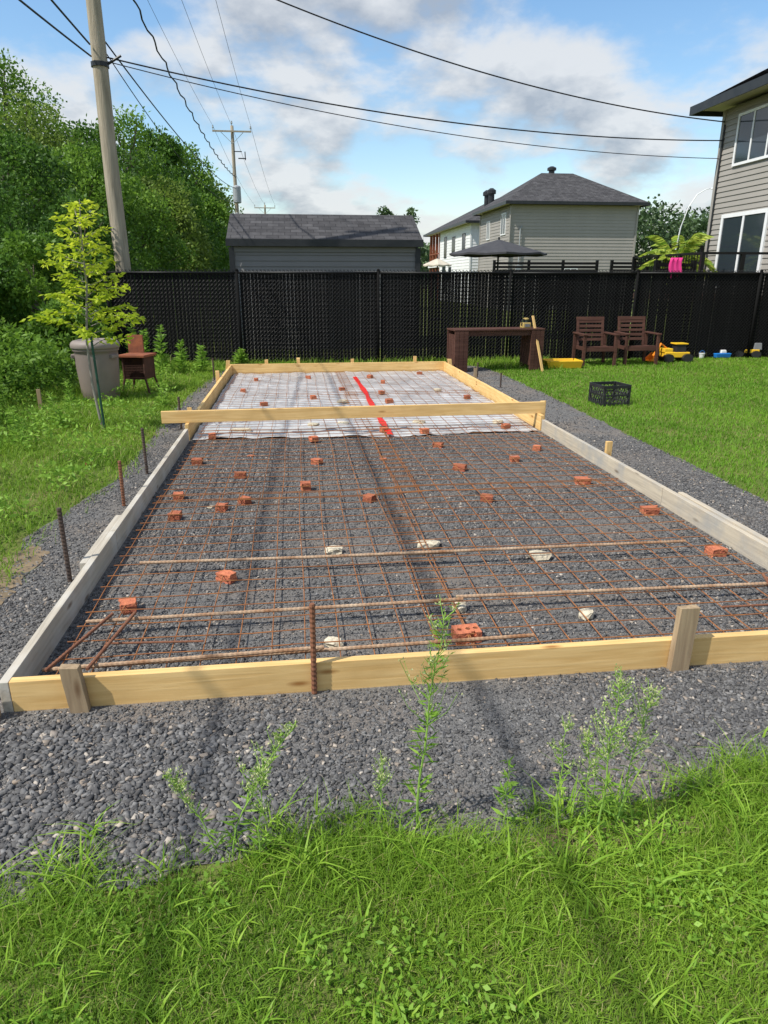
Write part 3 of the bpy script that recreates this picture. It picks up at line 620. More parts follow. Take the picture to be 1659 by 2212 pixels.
# ------------------------------------------------------------------ houses
def siding(mb,p0,p1,z0,z1,pitch=.12,d=.014):
    p0=Vector(p0);p1=Vector(p1); t=(p1-p0).normalized(); nrm=Vector((t.y,-t.x,0)); z=z0
    while z<z1-.001:
        zt=min(z+pitch,z1); a=p0+nrm*d; b=p1+nrm*d
        mb.add([(a.x,a.y,z),(b.x,b.y,z),(p1.x,p1.y,zt),(p0.x,p0.y,zt)],[(0,1,2,3)])
        mb.add([(p0.x,p0.y,z),(p1.x,p1.y,z),(b.x,b.y,z),(a.x,a.y,z)],[(0,1,2,3)])
        z=zt
def win(root,c,w,h,nrm,mull=1,frame='trimw',name='window',dep=.05,fw=.06):
    ang={'y-':0,'x-':-PI/2,'x+':PI/2}[nrm]
    mb=MB(); 
    for sx in (-1,1): mb.box((sx*(w/2-fw/2),0,0),(fw,dep,h))
    for sz in (-1,1): mb.box((0,0,sz*(h/2-fw/2)),(w-2*fw,dep,fw))
    for m in range(1,mull+1): mb.box((-w/2+w*m/(mull+1),-.001,0),(fw*.8,dep*.8,h-2*fw))
    f=mb.build('window' if name=='window' else name,mt[frame],root); f.location=c; f.rotation_euler[2]=ang
    MB().box((0,0,0),(w-2*fw+.01,.012,h-2*fw+.01)).build('pane',mt['glass'],f)
    return f
def hip(root,x0,y0,x1,y1,z0,z1,o,ridge_along,mat='shingle',rl=None,t=.16):
    X0,Y0,X1,Y1=x0-o,y0-o,x1+o,y1+o
    if ridge_along=='x': r=(Y1-Y0)/2 if rl is None else (X1-X0-rl)/2; A=(X0+r,(Y0+Y1)/2,z1); B=(X1-r,(Y0+Y1)/2,z1)
    else: r=(X1-X0)/2 if rl is None else (Y1-Y0-rl)/2; A=((X0+X1)/2,Y0+r,z1); B=((X0+X1)/2,Y1-r,z1)
    c=[(X0,Y0,z0),(X1,Y0,z0),(X1,Y1,z0),(X0,Y1,z0)]
    mb=MB()
    if ridge_along=='x': mb.add(c+[A,B],[(0,1,5,4),(1,2,5),(2,3,4,5),(3,0,4),(3,2,1,0)])
    else: mb.add(c+[A,B],[(0,1,4),(1,2,5,4),(2,3,5),(3,0,4,5),(3,2,1,0)])
    rf=mb.build('roof',mt[mat],root)
    fb=MB(); T=.03
    fb.box(((X0+X1)/2,Y0+T/2-.02,z0-t/2+.02),(X1-X0,T,t)); fb.box(((X0+X1)/2,Y1-T/2+.02,z0-t/2+.02),(X1-X0,T,t))
    fb.box((X0+T/2-.02,(Y0+Y1)/2,z0-t/2+.015),(T,Y1-Y0-.03,t)); fb.box((X1-T/2+.02,(Y0+Y1)/2,z0-t/2+.015),(T,Y1-Y0-.03,t))
    fb.build('fascia',mt['trimd'],root)
    MB().box(((X0+X1)/2,(Y0+Y1)/2,z0-.06),(X1-X0-.06,Y1-Y0-.06,.02)).build('soffit',mt['soffit'],root)
    return rf
def walls(root,w,d,h,mat,pitch=.12,z0=0):
    for p0,p1 in (((0,0),(w,0)),((w,0),(w,d)),((w,d),(0,d)),((0,d),(0,0))):
        mb=MB(); siding(mb,(p0[0],p0[1],0),(p1[0],p1[1],0),z0,h,pitch,d=.02); mb.build('wall',mt[mat],root)
    for x,y in ((0,0),(w,0),(w,d),(0,d)): MB().box((x,y,h/2),(.10,.10,h-.05)).build('corner_trim',mt[mat],root)
hm=thing('grey_house','two storey grey house with hip roof behind the fence, right of centre','house',(6.9,40.7,0),ANG)
walls(hm,7.15,6.6,5.5,'siding',.17)
rf=hip(hm,0,0,7.15,6.6,5.62,7.5,.45,'x',rl=1.9)
MB().lathe((3.3,3.5,7.3),[(.17,0),(.17,.35),(.26,.37),(.26,.5),(.1,.58)],14).build('roof_vent',mt['trimd'],rf)
win(hm,(-.03,1.4,4.6),.95,1.15,'x-'); win(hm,(-.03,4.6,4.45),.7,1.05,'x-'); win(hm,(3.55,-.03,1.9),.8,.75,'y-')
MB().path([(.5,-.1,1.0),(.5,-.1,4.3),(.6,-.1,4.4)],.04,8).build('service_mast',mt['galv'],hm); MB().box((.5,-.1,2.2),(.3,.15,.4)).build('meter_box',mt['galv'],hm)
MB().tube((-.08,-.08,0),(-.08,-.08,5.4),.045).build('downspout',mt['siding'],hm)
hw=thing('white_house','white house with dark roof and brown porch posts, partly hidden behind the grey house','house',(6.0,51.5,0),ANG)
walls(hw,8,10.5,5.35,'sidingw',.2)
rf=hip(hw,0,0,8,15.5,5.45,7.75,.5,'y')
for y in (4,5.2): MB().lathe((2.4,y,6.4),[(.22,0),(.22,1.2),(.33,1.22),(.33,1.45),(.12,1.6)],14).build('roof_vent',mt['trimd'],rf)
for y,z_,w_,h_ in ((2.0,4.2,.9,1.2),(5.4,4.1,1.0,1.3),(8.4,4.1,.9,1.6),(6.5,2.0,.9,1.2),(8.8,1.7,1.2,2.0)): win(hw,(-.03,y,z_),w_,h_,'x-',frame='trimd')
for y in (11.2,12.6,14.0,15.3): MB().box((.1,y,2.7),(.2,.2,5.3)).build('porch_post',mt['browntrim'],hw)
MB().box((2,13.1,2.75),(4.2,5.0,.2)).build('balcony_floor',mt['sidingw'],hw); MB().box((0,13.1,3.75),(.06,4.6,.08)).build('balcony_railing',mt['browntrim'],hw)
MB().box((3.0,13.1,2.7),(.2,4.8,5.2)).build('porch_back_wall',mt['trimd'],hw)
RC=Vector((8.5,19.5,0)); hr=thing('taupe_house','taupe sided two storey house rising at the right edge of the picture','house',RC-e2*9.0,ANG)
walls(hr,8,9.0,5.65,'siding',.125)
hip(hr,0,0,8,9.0,5.8,8.0,.62,'x',t=.2)
win(hr,(-.03,9.0-1.6,4.85),1.9,1.15,'x-',mull=2)
win(hr,(-.03,9.0-1.45,2.3),1.85,1.8,'x-',mull=1,name='patio_door',fw=.09)
MB().tube((-.03,8.93,1.1),(-.03,8.93,5.3),.025).build('conduit',mt['trimd'],hr)
dk=thing('raised_deck','black railed raised deck beside the taupe house','deck',RC-e2*3.2-e1*2.0,ANG)
MB().box((1.0,1.7,1.25),(1.9,3.4,.12)).build('platform',mt['brownwood'],dk)
for x,y,zt in ((.06,.06,2.22),(.06,1.0,2.22),(.06,2.0,2.22),(.06,3.3,2.22),(1.0,.06,2.22),(1.85,.06,2.22),(1.0,3.3,2.5),(1.9,3.3,2.5)):
    MB().box((x,y,zt/2),(.08,.08,zt)).build('post',mt['black'],dk)
for c_,d_ in (((.06,1.7,2.2),(.06,3.3,.05)),((.06,1.7,1.45),(.05,3.3,.05)),((1,.06,2.2),(1.8,.06,.05)),((1,.06,1.45),(1.8,.05,.05)),((1.4,3.3,2.48),(1.0,.06,.06)),((1.4,3.3,1.5),(1.0,.05,.05))): MB().box(c_,d_).build('rail',mt['black'],dk)
mb=MB()
for i in range(28): mb.box((.06,.15+i*.115,1.83),(.015,.015,.72))
mb.build('balusters',mt['black'],dk)
def screen(u0,u1,Y,vt,label,group='black slatted screens beyond the fence'):
    p0=P(u0,vt,Y); p1=P(u1,vt,Y+.3); L=(p1-p0).length; root=thing('slatted_screen',label,'screen',(p0.x,p0.y,0),math.atan2(p1.y-p0.y,p1.x-p0.x),group)
    zt=p0.z; k=max(1,round(L/1.2))
    for i in range(k+1): MB().box((L*i/k,0,zt/2+.03),(.08,.08,zt+.06)).build('post',mt['black'],root)
    mb=MB(); z_=zt
    while z_>.9: mb.box((L/2,-.055,z_-.04),(L,.02,.075)); z_-=.115
    mb.build('slats',mt['black'],root)
    return root
screen(1068,1290,24,566,'long black slatted screen under the big dark umbrella'); screen(1322,1400,24.5,566,'short black slatted screen right of the grey house'); screen(1418,1500,16.6,568,'black slatted screen with a pink towel over it')
p=P(1457,560,16.72); mb=MB(); vs=[];fsx=[]
for i in range(9):
    for j in range(9):
        x=(i/8-.5)*.30; s=j/8; 
        y=-.12 if s<.75 else -.12+.20*(s-.75)/.25; zz=-.42+s/.75*.44 if s<.75 else .03
        vs.append((x*(1-.15*s)+.015*math.sin(j*1.2),y+.018*math.sin(i*2.1+j*.4),zz))
for i in range(8):
    for j in range(8): fsx.append((i*9+j,(i+1)*9+j,(i+1)*9+j+1,i*9+j+1))
mb.add(vs,fsx); tag(mb.build('pink_towel',mt['pink'],None,loc=p,smooth=True),'bright pink towel hanging over a black screen','towel')
pr=P(1465,560,18.3); pl=thing('palm_plant','yellow green palm like plant beside the deck','plant',(pr.x,pr.y,0))
MB().path([(0,0,0),(.03,0,1.0),(0,0,2.0)],[.06,.05,.04],8).build('trunk',mt['bark'],pl)
Pn=[];Dn=[]
for i in range(24):
    az=i*2.4; L=random.uniform(.55,.9); up=random.uniform(.35,1.05)
    for j in range(30):
        s=j/29; q=Vector((math.cos(az)*L*s,math.sin(az)*L*s,1.98+up*s*1.35-1.0*s*s*(1.2-up*.5)*.9))
        for sg in (-1,1):
            d=Vector((math.cos(az+sg*.8),math.sin(az+sg*.8),-.25)); Pn.append(q);Dn.append(d.normalized())
V,Fc,T=leaf_arrays(np.array(Pn),np.array(Dn),.24,.05,rng.random(len(Pn))); mesh_np('fronds',V,Fc,mt['palm'],T,parent=pl)
def umbrella(p,rad,ztop,rise,mat,label,val=.05):
    r=thing('patio_umbrella',label,'umbrella',(p.x,p.y,0)); n=8; vs=[(0,0,ztop)]; fx=[]; R_=[.33,.66,1.0]
    for k,q in enumerate(R_):
        for j in range(n*2):
            a=PI*j/n; sag=-.06*q if j%2 else 0; rr=rad*q*(1 if j%2==0 else .94)
            vs.append((rr*math.cos(a),rr*math.sin(a),ztop-rise*q**1.0+sag*.5))
    m=n*2
    for j in range(m): fx.append((0,1+j,1+(j+1)%m))
    for k in range(2):
        for j in range(m): fx.append((1+k*m+j,1+(k+1)*m+j,1+(k+1)*m+(j+1)%m,1+k*m+(j+1)%m))
    b=len(vs)
    for j in range(m): v=vs[1+2*m+j]; vs.append((v[0],v[1],v[2]-val))
    for j in range(m): fx.append((1+2*m+j,b+j,b+(j+1)%m,1+2*m+(j+1)%m))
    MB().add(vs,fx).build('canopy',mt[mat],r); MB().tube((0,0,0),(0,0,ztop+.06),.028).build('pole',mt['trimd'],r)
    mb=MB()
    for j in range(n): a=2*PI*j/n; mb.tube((0,0,ztop-.05),(rad*.97*math.cos(a),rad*.97*math.sin(a),ztop-rise-.02),.012,n=5)
    mb.build('ribs',mt['trimd'],r); MB().lathe((0,0,0),[(.28,0),(.28,.06),(.06,.1)],16).build('base',mt['trimd'],r)
pu=P(1078,517,21.5); umbrella(pu,1.42,pu.z,.38,'umb','large open dark grey patio umbrella beyond the fence')
pu=P(945,558,31); umbrella(pu,.6,pu.z,.25,'umbc','small cream patio umbrella near the white house')
SA=Vector((-3.62,17.6,0)); 
sh=thing('garden_shed','dark grey shed with long shingled roof just behind the fence','shed',SA,ANG)
sw,sd,she,shr=4.48,3.0,2.40,3.12
walls(sh,sw,sd,she,'sidingd',.13)
for x in (-.02,sw+.02): MB().add([(x,0,she),(x,sd,she),(x,sd/2,shr-.05)],[(0,1,2)]).build('gable',mt['sidingd'],sh)
ov=.1; oy=.14; zo=she+.08
mb=MB()
prof=[(-oy,zo),(sd/2,shr+.05),(sd+oy,zo),(sd+oy,zo+.07),(sd/2,shr+.12),(-oy,zo+.07)]
vs=[(-ov,y,z_) for y,z_ in prof]+[(sw+ov,y,z_) for y,z_ in prof]
mb.add(vs,[(0,1,2,3,4,5)[::-1],(6,7,8,9,10,11)]+[(i,(i+1)%6,6+(i+1)%6,6+i) for i in range(6)]); mb.build('roof',mt['shingle'],sh)
MB().box((sw/2,-oy-.015,zo-.0),(sw+2*ov+.02,.03,.16)).build('fascia',mt['trimd'],sh)
for x in (0,sw): MB().box((x,-.02,she/2),(.12,.09,she-.04)).build('corner_board',mt['trimd'],sh)
MB().box((sw/2,-.03,she-.06),(sw-.1,.03,.12)).build('frieze_board',mt['sidingd'],sh)
# ------------------------------------------------------------------ poles & cables
P1=Vector((-5.5,15.5,0)); P2=Vector((-9.75,50,0)); dirp=(P1-P2).normalized()
def pole(p,h,r0,r1,label,arm=True,trans=False):
    r=thing('utility_pole',label,'utility pole',p,ANG)
    k=14; MB().path([(0.01*math.sin(i),0,h*i/k) for i in range(k+1)],[r0+(r1-r0)*i/k+.003*math.sin(i*2.2) for i in range(k+1)],16).build('shaft',mt['polewood'],r,smooth=True)
    if arm:
        az=h-.35; MB().box((0,-.16,az),(2.45,.08,.09)).build('crossarm',mt['polewood'],r)
        for x in (-1.18,0,1.18):
            MB().lathe((x,-.16 if x else 0,(az+.05) if x else h),[(.02,0),(.02,.1),(.05,.12),(.06,.16),(.035,.2),(.05,.23),(.03,.28)],10).build('insulator',mt['galv'],r)
        for sx in (-1,1): MB().tube((sx*.7,-.1,az-.05),(0,-.1,az-.7),.015).build('arm_brace',mt['galv'],r)
    if trans:
        MB().lathe((.1,-.45,h-4.6),[(.2,0),(.26,.04),(.26,.95),(.22,1.02),(.05,1.08)],16).build('transformer',mt['galv'],r)
        MB().lathe((.0,-.3,h-5.9),[(.12,0),(.16,.1),(.1,.7),(.04,.75)],10).build('cable_terminal',mt['galv'],r)
        MB().box((.55,-.1,h-1.9),(.5,.06,.06)).box((.75,-.1,h-1.75),(.06,.06,.5)).box((.3,-.1,h-1.5),(.5,.05,.05)).build('fuse_bracket',mt['trimd'],r)
    return r
p1=pole(P1,11.6,.165,.12,'thick round wooden utility pole in the left foreground behind the fence')
MB().lathe((0,0,5.55),[(.17,0),(.17,.08)],14).build('cable_clamp',mt['trimd'],p1); MB().tube((.14,-.02,5.6),(.42,-.05,5.75),.025).build('cable_hook',mt['trimd'],p1)
pole(P2,11.0,.15,.10,'distant wooden utility pole with crossarm and grey transformer',trans=True)
pole(Vector((-14.2,90,0)),10.1,.14,.10,'smallest farthest utility pole above the shed roof')
def cable(p0,p1,sag,r,label,twist=0,n=36):
    pts=[]; p0=Vector(p0);p1=Vector(p1)
    for i in range(n+1):
        s=i/n; q=p0.lerp(p1,s); q.z-=4*sag*s*(1-s)
        if twist: q.z+=twist*math.sin(i*1.7); q.x+=twist*math.cos(i*1.7)
        pts.append(q)
    tag(MB().path(pts,r,6).build('overhead_cable',mt['cable'],None,loc=p0,world=True,smooth=True),label,'cable')
hA=Vector((8.44,19.35,5.35)); 
cable(P1+Vector((.15,0,7.95)),hA,.55,.014,'highest service cable sagging across the sky to the taupe house',n=60)
cable(P1+Vector((.15,0,5.72)),Vector((8.45,19.42,4.95)),.36,.014,'upper of two black cables from near pole to the taupe house')
cable(P1+Vector((.15,0,5.65)),Vector((8.45,19.46,4.55)),.36,.009,'lower thin cable from near pole to the taupe house')
cable(P1+Vector((.15,.1,8.0)),P2+Vector((.1,-.2,8.0)),.7,.022,'thick wavy cable between the near and distant poles',twist=.04,n=70)
cable(P1+Vector((.12,.1,6.0)),P2+Vector((.1,-.2,7.3)),.5,.016,'lower communication cable between the near and distant poles')
cable(P1+Vector((.12,.1,5.8)),P2+Vector((.1,-.2,6.6)),.9,.011,'lowest communication cable between the near and distant poles')
for off,l in ((-1.2,'left'),(0,'middle'),(1.2,'right')):
    z1=11.55; cable(P1+e1*off+Vector((0,0,z1+.1)),P2+e1*off+Vector((0,0,11.0)),.35,.008,f'{l} of three thin power lines running to the distant pole')
    cable(P2+e1*off+Vector((0,0,11.0)),Vector((-14.2,90,10.1))+e1*off,.5,.010,f'{l} power line beyond the distant pole')
P0=Vector((-1.3,-19,0))
cable(P1+Vector((-.1,-.15,5.9)),P0+Vector((.3,0,6.6)),.30,.018,'thick cable bundle from near pole passing out at the upper left')
cable(P1+Vector((-.1,-.15,5.7)),P0+Vector((-.7,0,5.3)),.55,.016,'lower cable from near pole passing out at the upper left')
lp=thing('street_lamp','slim white curved street lamp beside the taupe house','street lamp',(21.6,55,0))
pts=[(0,0,0),(.0,0,3.5),(.2,0,5.3),(.55,0,6.6),(1.1,0,7.5),(1.7,0,7.85),(2.0,0,7.9)]
MB().path(pts,[.08,.06,.045,.04,.035,.03,.03],10).build('pole',mt['trimw'],lp,smooth=True); MB().box((2.3,0,7.9),(.6,.24,.10),taper=.7).build('lamp_head',mt['trimw'],lp,bevel=.03)
# ------------------------------------------------------------------ trees
def crown_pts(h,r,n,nc,z0,seed,prof=None):
    rg=np.random.default_rng(seed); C=[];Rr=[];t_=[]
    for i in range(nc):
        t=rg.random()**.85; pr=math.sin(PI*min(1,(t*.86+.12)))**.6 if prof is None else prof(t)
        a=rg.uniform(0,2*PI); q=r*pr*rg.uniform(.45,1.0)
        C.append((q*math.cos(a)*1.0,q*math.sin(a),z0+(h-z0-r*.12)*t)); Rr.append(r*rg.uniform(.14,.34)*(.7+.5*pr)); t_.append(rg.random())
    C=np.array(C);Rr=np.array(Rr);t_=np.array(t_); w=Rr**2; ix=rg.choice(nc,n,p=w/w.sum())
    U=unit(rg.normal(size=(n,3))); rad=rg.uniform(.45,1.12,n)**.8
    Pn=C[ix]+U*(Rr[ix]*rad)[:,None]*np.array([1,1,.8]); Pn[:,2]=np.maximum(Pn[:,2],.1)
    D=unit(U*.6+rg.normal(size=(n,3))*.7+np.array([0,0,-.1]))
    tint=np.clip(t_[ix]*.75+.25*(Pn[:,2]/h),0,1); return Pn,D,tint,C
def tree(name,label,x,y,h,r,n,L,mat,z0=.8,nc=60,group=None,cat='tree',bark='bark',seed=None,W=.55,trunk_r=None):
    seed=seed or int(abs(x*31+y*17)); root=thing(name,label,cat,(x,y,0),0,group)
    Pn,D,T,C=crown_pts(h,r,n,nc,z0,seed)
    tr=trunk_r or .018*h
    mb=MB(); k=8; pts=[Vector((.12*math.sin(i*.9+seed),.1*math.cos(i*.8+seed),h*.85*i/k)) for i in range(k+1)]; pts[0].x=pts[0].y=0
    mb.path(pts,[tr*(1-.85*i/k) for i in range(k+1)],8)
    for c in C[::3]:
        c=Vector(c); s=max(.08,min(.85,(c.z-.25*r)/(h*.85))); b=pts[int(s*k)]
        if c.z<b.z+.1: b=pts[max(0,int(s*k)-1)]
        mb.path([b,b.lerp(c,.5)+Vector((0,0,.05*r)),c],[tr*.35,tr*.22,tr*.08],5)
    mb.build('trunk',mt[bark],root)
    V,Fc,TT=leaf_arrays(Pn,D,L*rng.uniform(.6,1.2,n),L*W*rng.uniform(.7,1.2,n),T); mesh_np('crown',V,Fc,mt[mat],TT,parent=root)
TG='trees of the wood on the left'
tl=[(-11.0,22.5,7.6,2.4,'leafmid','tall leafy tree at the upper left corner, its top above the others'),
(-14.2,26,9.0,2.6,'leafdark','dark tree cut off by the left edge'),(-10.6,27.5,7.0,2.0,'leafdark','dark tree directly behind the near pole'),
(-10.8,32,8.4,2.1,'leafmid','tall green tree just right of the near pole'),(-11.0,37,8.4,2.1,'leafdark','dark green tree second right of the near pole'),
(-11.2,43,8.8,2.3,'leafmid','green tree third right of the near pole'),(-12.0,50.5,8.4,2.4,'leafolive','olive tree left of the distant pole'),
(-13.4,60,8.2,2.7,'leafdark','last dark tree of the wood behind the distant pole'),(-8.6,17.5,4.8,1.8,'leafdark','lower dark tree at the left edge below the tall one'),
(-8.0,20,5.0,1.7,'leafmid','medium tree left of the near pole'),(-7.9,23.5,4.7,1.5,'leafmid','medium bright tree just behind the fence corner'),
(-8.4,28,5.2,1.7,'leafolive','medium olive tree between near pole and shed'),(-9.1,34,5.8,1.8,'leafdark','medium dark tree behind the shed corner'),
(-9.8,41,6.0,1.9,'leafmid','medium green tree left of the shed roof'),(-10.8,48,5.8,2.0,'leafolive','small olive tree at the foot of the distant pole'),
(-9.6,21.5,6.4,1.8,'leafolive','slender olive tree below the tall corner tree')]
for x,y,h,r,m,l in tl:
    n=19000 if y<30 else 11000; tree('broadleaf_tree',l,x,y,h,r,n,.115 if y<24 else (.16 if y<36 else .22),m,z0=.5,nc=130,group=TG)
SG='shrubs at the edge of the left wood'
for x,y,h,r,m,l in ((-6.4,13.4,2.5,.95,'leafmid','leafy shrub against the left end of the fence'),(-7.4,12.2,2.7,1.2,'leafdark','dark shrub at the left edge above the undergrowth'),(-6.3,15.6,3.3,1.1,'leafdark','tall dark shrub behind the fence corner'),(-8.2,14.6,3.8,1.5,'leafdark','large dark shrub behind the left edge shrubs'),(-5.6,12.4,1.3,.7,'leafmid','low shrub behind the small yellow green tree'),(-6.6,10.6,1.5,.9,'leafmid','low wide shrub at the left edge')):
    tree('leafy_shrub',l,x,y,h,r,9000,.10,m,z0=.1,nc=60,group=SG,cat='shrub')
for u,vt,Y,l in ((826,438,42,'thin tree top poking above the shed roof'),(888,450,44,'spiky small tree behind the right end of the shed')):
    p=P(u,vt,Y); tree('broadleaf_tree',l,p.x,Y,p.z,.8,1500,.25,'far',z0=1.5,nc=22)
n=42000; X=rng.uniform(22,95,n); Y=95+rng.uniform(-6,8,n)
top=9.7+.7*np.sin(X*.45)+.6*np.sin(X*1.13+1)+.5*np.sin(X*2.9)+.4*np.sin(X*6.1)
Z=top*(rng.random(n)**.7); D=unit(rng.normal(size=(n,3))); cl_=.5+.5*np.sin(X*1.9+Z*.8)*np.sin(Z*1.3+Y)
V,Fc,T=leaf_arrays(np.stack([X,Y,Z],1),D,.75*rng.uniform(.5,1.1,n),.45*rng.uniform(.5,1.1,n),np.clip(cl_*.6+rng.random(n)*.4,0,1))
tag(mesh_np('distant_woods',V,Fc,mt['far'],T),'far dark green wood behind the houses on the right','woods',kind='stuff')
n=22000; X=rng.uniform(-60,24,n); Y=140+rng.uniform(-6,8,n); top=6.5+1.2*np.sin(X*.35)+1.0*np.sin(X*.93+1); Z=top*(rng.random(n)**.7)
V,Fc,T=leaf_arrays(np.stack([X,Y,Z],1),unit(rng.normal(size=(n,3))),1.2*rng.uniform(.5,1.1,n),.7*rng.uniform(.5,1.1,n),rng.random(n))
tag(mesh_np('distant_woods',V,Fc,mt['far'],T),'far low wood along the horizon behind the shed','woods',kind='stuff')
# small tree
sb=G(222,928); st=thing('young_tree','young yellow green tree with thin trunk tied to a green stake on the left','tree',sb)
tk=[Vector((0,0,0)),Vector((-.05,0,.5)),Vector((-.05,0,1.0)),Vector((.03,0,1.6)),Vector((.04,.0,2.1)),Vector((.07,0,2.45))]
mb=MB().path(tk,[.017,.015,.014,.011,.008,.004],8); Pn=[];Dn=[];Tn=[]
rg=random.Random(3)
for i in range(38):
    z_=.95+1.42*(i/37)**.95; b=Vector((.02,0,z_)); az=i*2.4+rg.uniform(-.3,.3); t=(z_-.95)/1.42
    ln=(.58-.34*t)*rg.uniform(.6,1.2)*(1 if t>.08 else .8); pts=[b]
    for j in range(1,6):
        s=j/5; pts.append(b+Vector((math.cos(az)*ln*s,math.sin(az)*ln*s,ln*(.45*s-.25*s*s)+.02*math.sin(j+i))))
    mb.path(pts,[.006,.005,.004,.003,.002,.001],5)
    for k in range(int(62*ln/.5)):
        s=rg.uniform(.2,1.03); q=pts[min(4,int(s*5))].lerp(pts[min(5,int(s*5)+1)],s*5-int(s*5)) if s<1 else pts[5]
        q=q+Vector((rg.gauss(0,.03),rg.gauss(0,.03),rg.gauss(0,.02)))
        d=Vector((math.cos(az+rg.gauss(0,1)),math.sin(az+rg.gauss(0,1)),rg.gauss(-.15,.35))).normalized(); Pn.append(q);Dn.append(d);Tn.append(rg.random()*.6+.4*t)
mb.build('trunk',mt['paletrunk'],st)
V,Fc,T=leaf_arrays(np.array(Pn),np.array(Dn),np.array([rg.uniform(.055,.09) for _ in Pn]),np.array([rg.uniform(.026,.040) for _ in Pn]),np.array(Tn)); mesh_np('crown',V,Fc,mt['leafyg'],T,parent=st)
sp=G(226,926); tag(MB().tube(sp+Vector((.03,-.07,0)),sp+Vector((.0,-.05,1.05)),.014,n=8).build('plant_stake',mt['greenstake'],None,loc=sp,world=True),'dark green stake supporting the young tree','stake')
# ------------------------------------------------------------------ weeds
def weed(base,h,label,lean=(0,0),leafL=.06,n=60,panicle=True,group=None,branch=10,leafW=.12,mat='weed',seed=1,cat='weed'):
    r=random.Random(seed); root=thing('tall_weed',label,cat,base,0,group); k=8
    pts=[Vector((lean[0]*h*(i/k)**1.5+.004*math.sin(i*1.7+seed),lean[1]*h*(i/k)**1.5,h*i/k)) for i in range(k+1)]
    mb=MB().path(pts,[.0038*(1-.7*i/k)*(h/.6)**.5 for i in range(k+1)],6)
    def at(s): f=s*k; i=min(k-1,int(f)); return pts[i].lerp(pts[i+1],f-i)
    Pn=[];Dn=[];L=[];FPn=[];FD=[]
    for i in range(n):
        s=r.uniform(.04,.97)**.9; az=i*2.4; Pn.append(at(s)); Dn.append(Vector((math.cos(az),math.sin(az),r.uniform(-.1,.8))).normalized()); L.append(leafL*(1.15-.7*s)*r.uniform(.7,1.2))
    if panicle:
        for i in range(branch):
            s=r.uniform(.5,.99); b=at(s); az=i*2.4; ln=h*.20*(1.25-s)*r.uniform(.7,1.6)+.01; e=b+Vector((math.cos(az)*ln*.6,math.sin(az)*ln*.6,ln*.9))
            mb.path([b,b.lerp(e,.5)+Vector((math.cos(az)*ln*.1,math.sin(az)*ln*.1,0)),e],[.0014,.0011,.0008],4,cap=False)
            for j in range(13):
                q=b.lerp(e,r.uniform(.3,1.05)); 
                FPn.append(q+Vector((r.gauss(0,.006),r.gauss(0,.006),r.gauss(0,.005)))); FD.append(Vector((r.gauss(0,1),r.gauss(0,1),1.2)).normalized())
                if j%4==0: Pn.append(q); Dn.append(Vector((r.gauss(0,1),r.gauss(0,1),.5)).normalized()); L.append(leafL*.3)
    mb.build('stem',mt['weedstem'],root)
    V,Fc,T=leaf_arrays(np.array(Pn),np.array(Dn),np.array(L),np.array(L)*leafW+.0018,rng.random(len(Pn))); mesh_np('leaves',V,Fc,mt[mat],T,parent=root)
    if FPn: V,Fc,T=leaf_arrays(np.array(FPn),np.array(FD),.009,.005,rng.random(len(FPn))); mesh_np('flower_sprays',V,Fc,mt['flower'],T,parent=root)
WG='tall flowering weeds in the foreground'
weed(G(900,1790),.76,'tallest weed standing in front of the front board at centre',(.09,.0),.070,105,branch=22,leafW=.11,group=WG,seed=2)
weed(G(1290,1815),.56,'bushy flowering weed on the right of the foreground',(.03,.02),.055,80,branch=30,leafW=.11,group=WG,seed=3)
weed(G(1330,1800),.50,'second stem beside the bushy weed on the right',(.12,.03),.05,60,branch=24,leafW=.11,group=WG,seed=4)
weed(G(1262,1790),.36,'short flowering stem left of the bushy weed',(-.05,.0),.045,50,branch=16,leafW=.11,group=WG,seed=5)
weed(G(1198,1795),.39,'slim weed between the centre and right foreground weeds',(.01,.0),.05,45,branch=8,leafW=.1,group=WG,seed=6)
weed(G(500,1850),.42,'weed leaning right at the left of the foreground',(.45,.1),.06,65,branch=26,leafW=.11,group=WG,seed=7)
weed(G(470,1850),.28,'short weed leaning left beside the leaning one',(-.5,.1),.05,40,branch=18,leafW=.11,group=WG,seed=8)
weed(G(822,1790),.26,'short feathery weed left of the tallest weed',(.02,.0),.035,40,branch=14,leafW=.1,group=WG,seed=9)
weed(G(1090,1785),.26,'short leafy weed right of the tallest weed',(.0,.0),.06,40,panicle=False,leafW=.2,group=WG,seed=10)
weed(G(560,1860),.32,'short upright weed near the leaning weed',(.1,.0),.05,45,branch=12,leafW=.1,group=WG,seed=12)
WB='leafy weeds at the foot of the fence'
for u,vb,h,l in ((290,800,.95,'tall leafy weed behind the rusty fire box'),(318,805,.78,'leafy weed just right of the rusty fire box'),(350,812,.9,'tallest leafy weed between fire box and form'),(395,806,.6,'middle leafy weed before the fence'),(438,806,.5,'small leafy weed near the far left corner of the form'),(520,790,.34,'small weed growing behind the far end board')):
    weed(G(u,vb),h,l,(random.uniform(-.08,.08),0),.19,130,panicle=False,leafW=.22,group=WB,seed=u,mat='weed')
WL='tall weeds scattered in the left grass'
for u,vb,h,l in ((20,905,.55,'tall weed at the left edge beside the lone wooden stake'),(60,860,.6,'tall weed behind the lone wooden stake'),(130,930,.45,'weed between the lone stake and the young tree'),(160,905,.5,'weed in front of the trash bin at left'),(45,960,.4,'short weed in the near left grass'),(350,880,.35,'small weed in front of the fire box')):
    weed(G(u,vb),h,l,(random.uniform(-.15,.15),0),.13,90,panicle=False,leafW=.15,group=WL,seed=u+1,mat='weed')
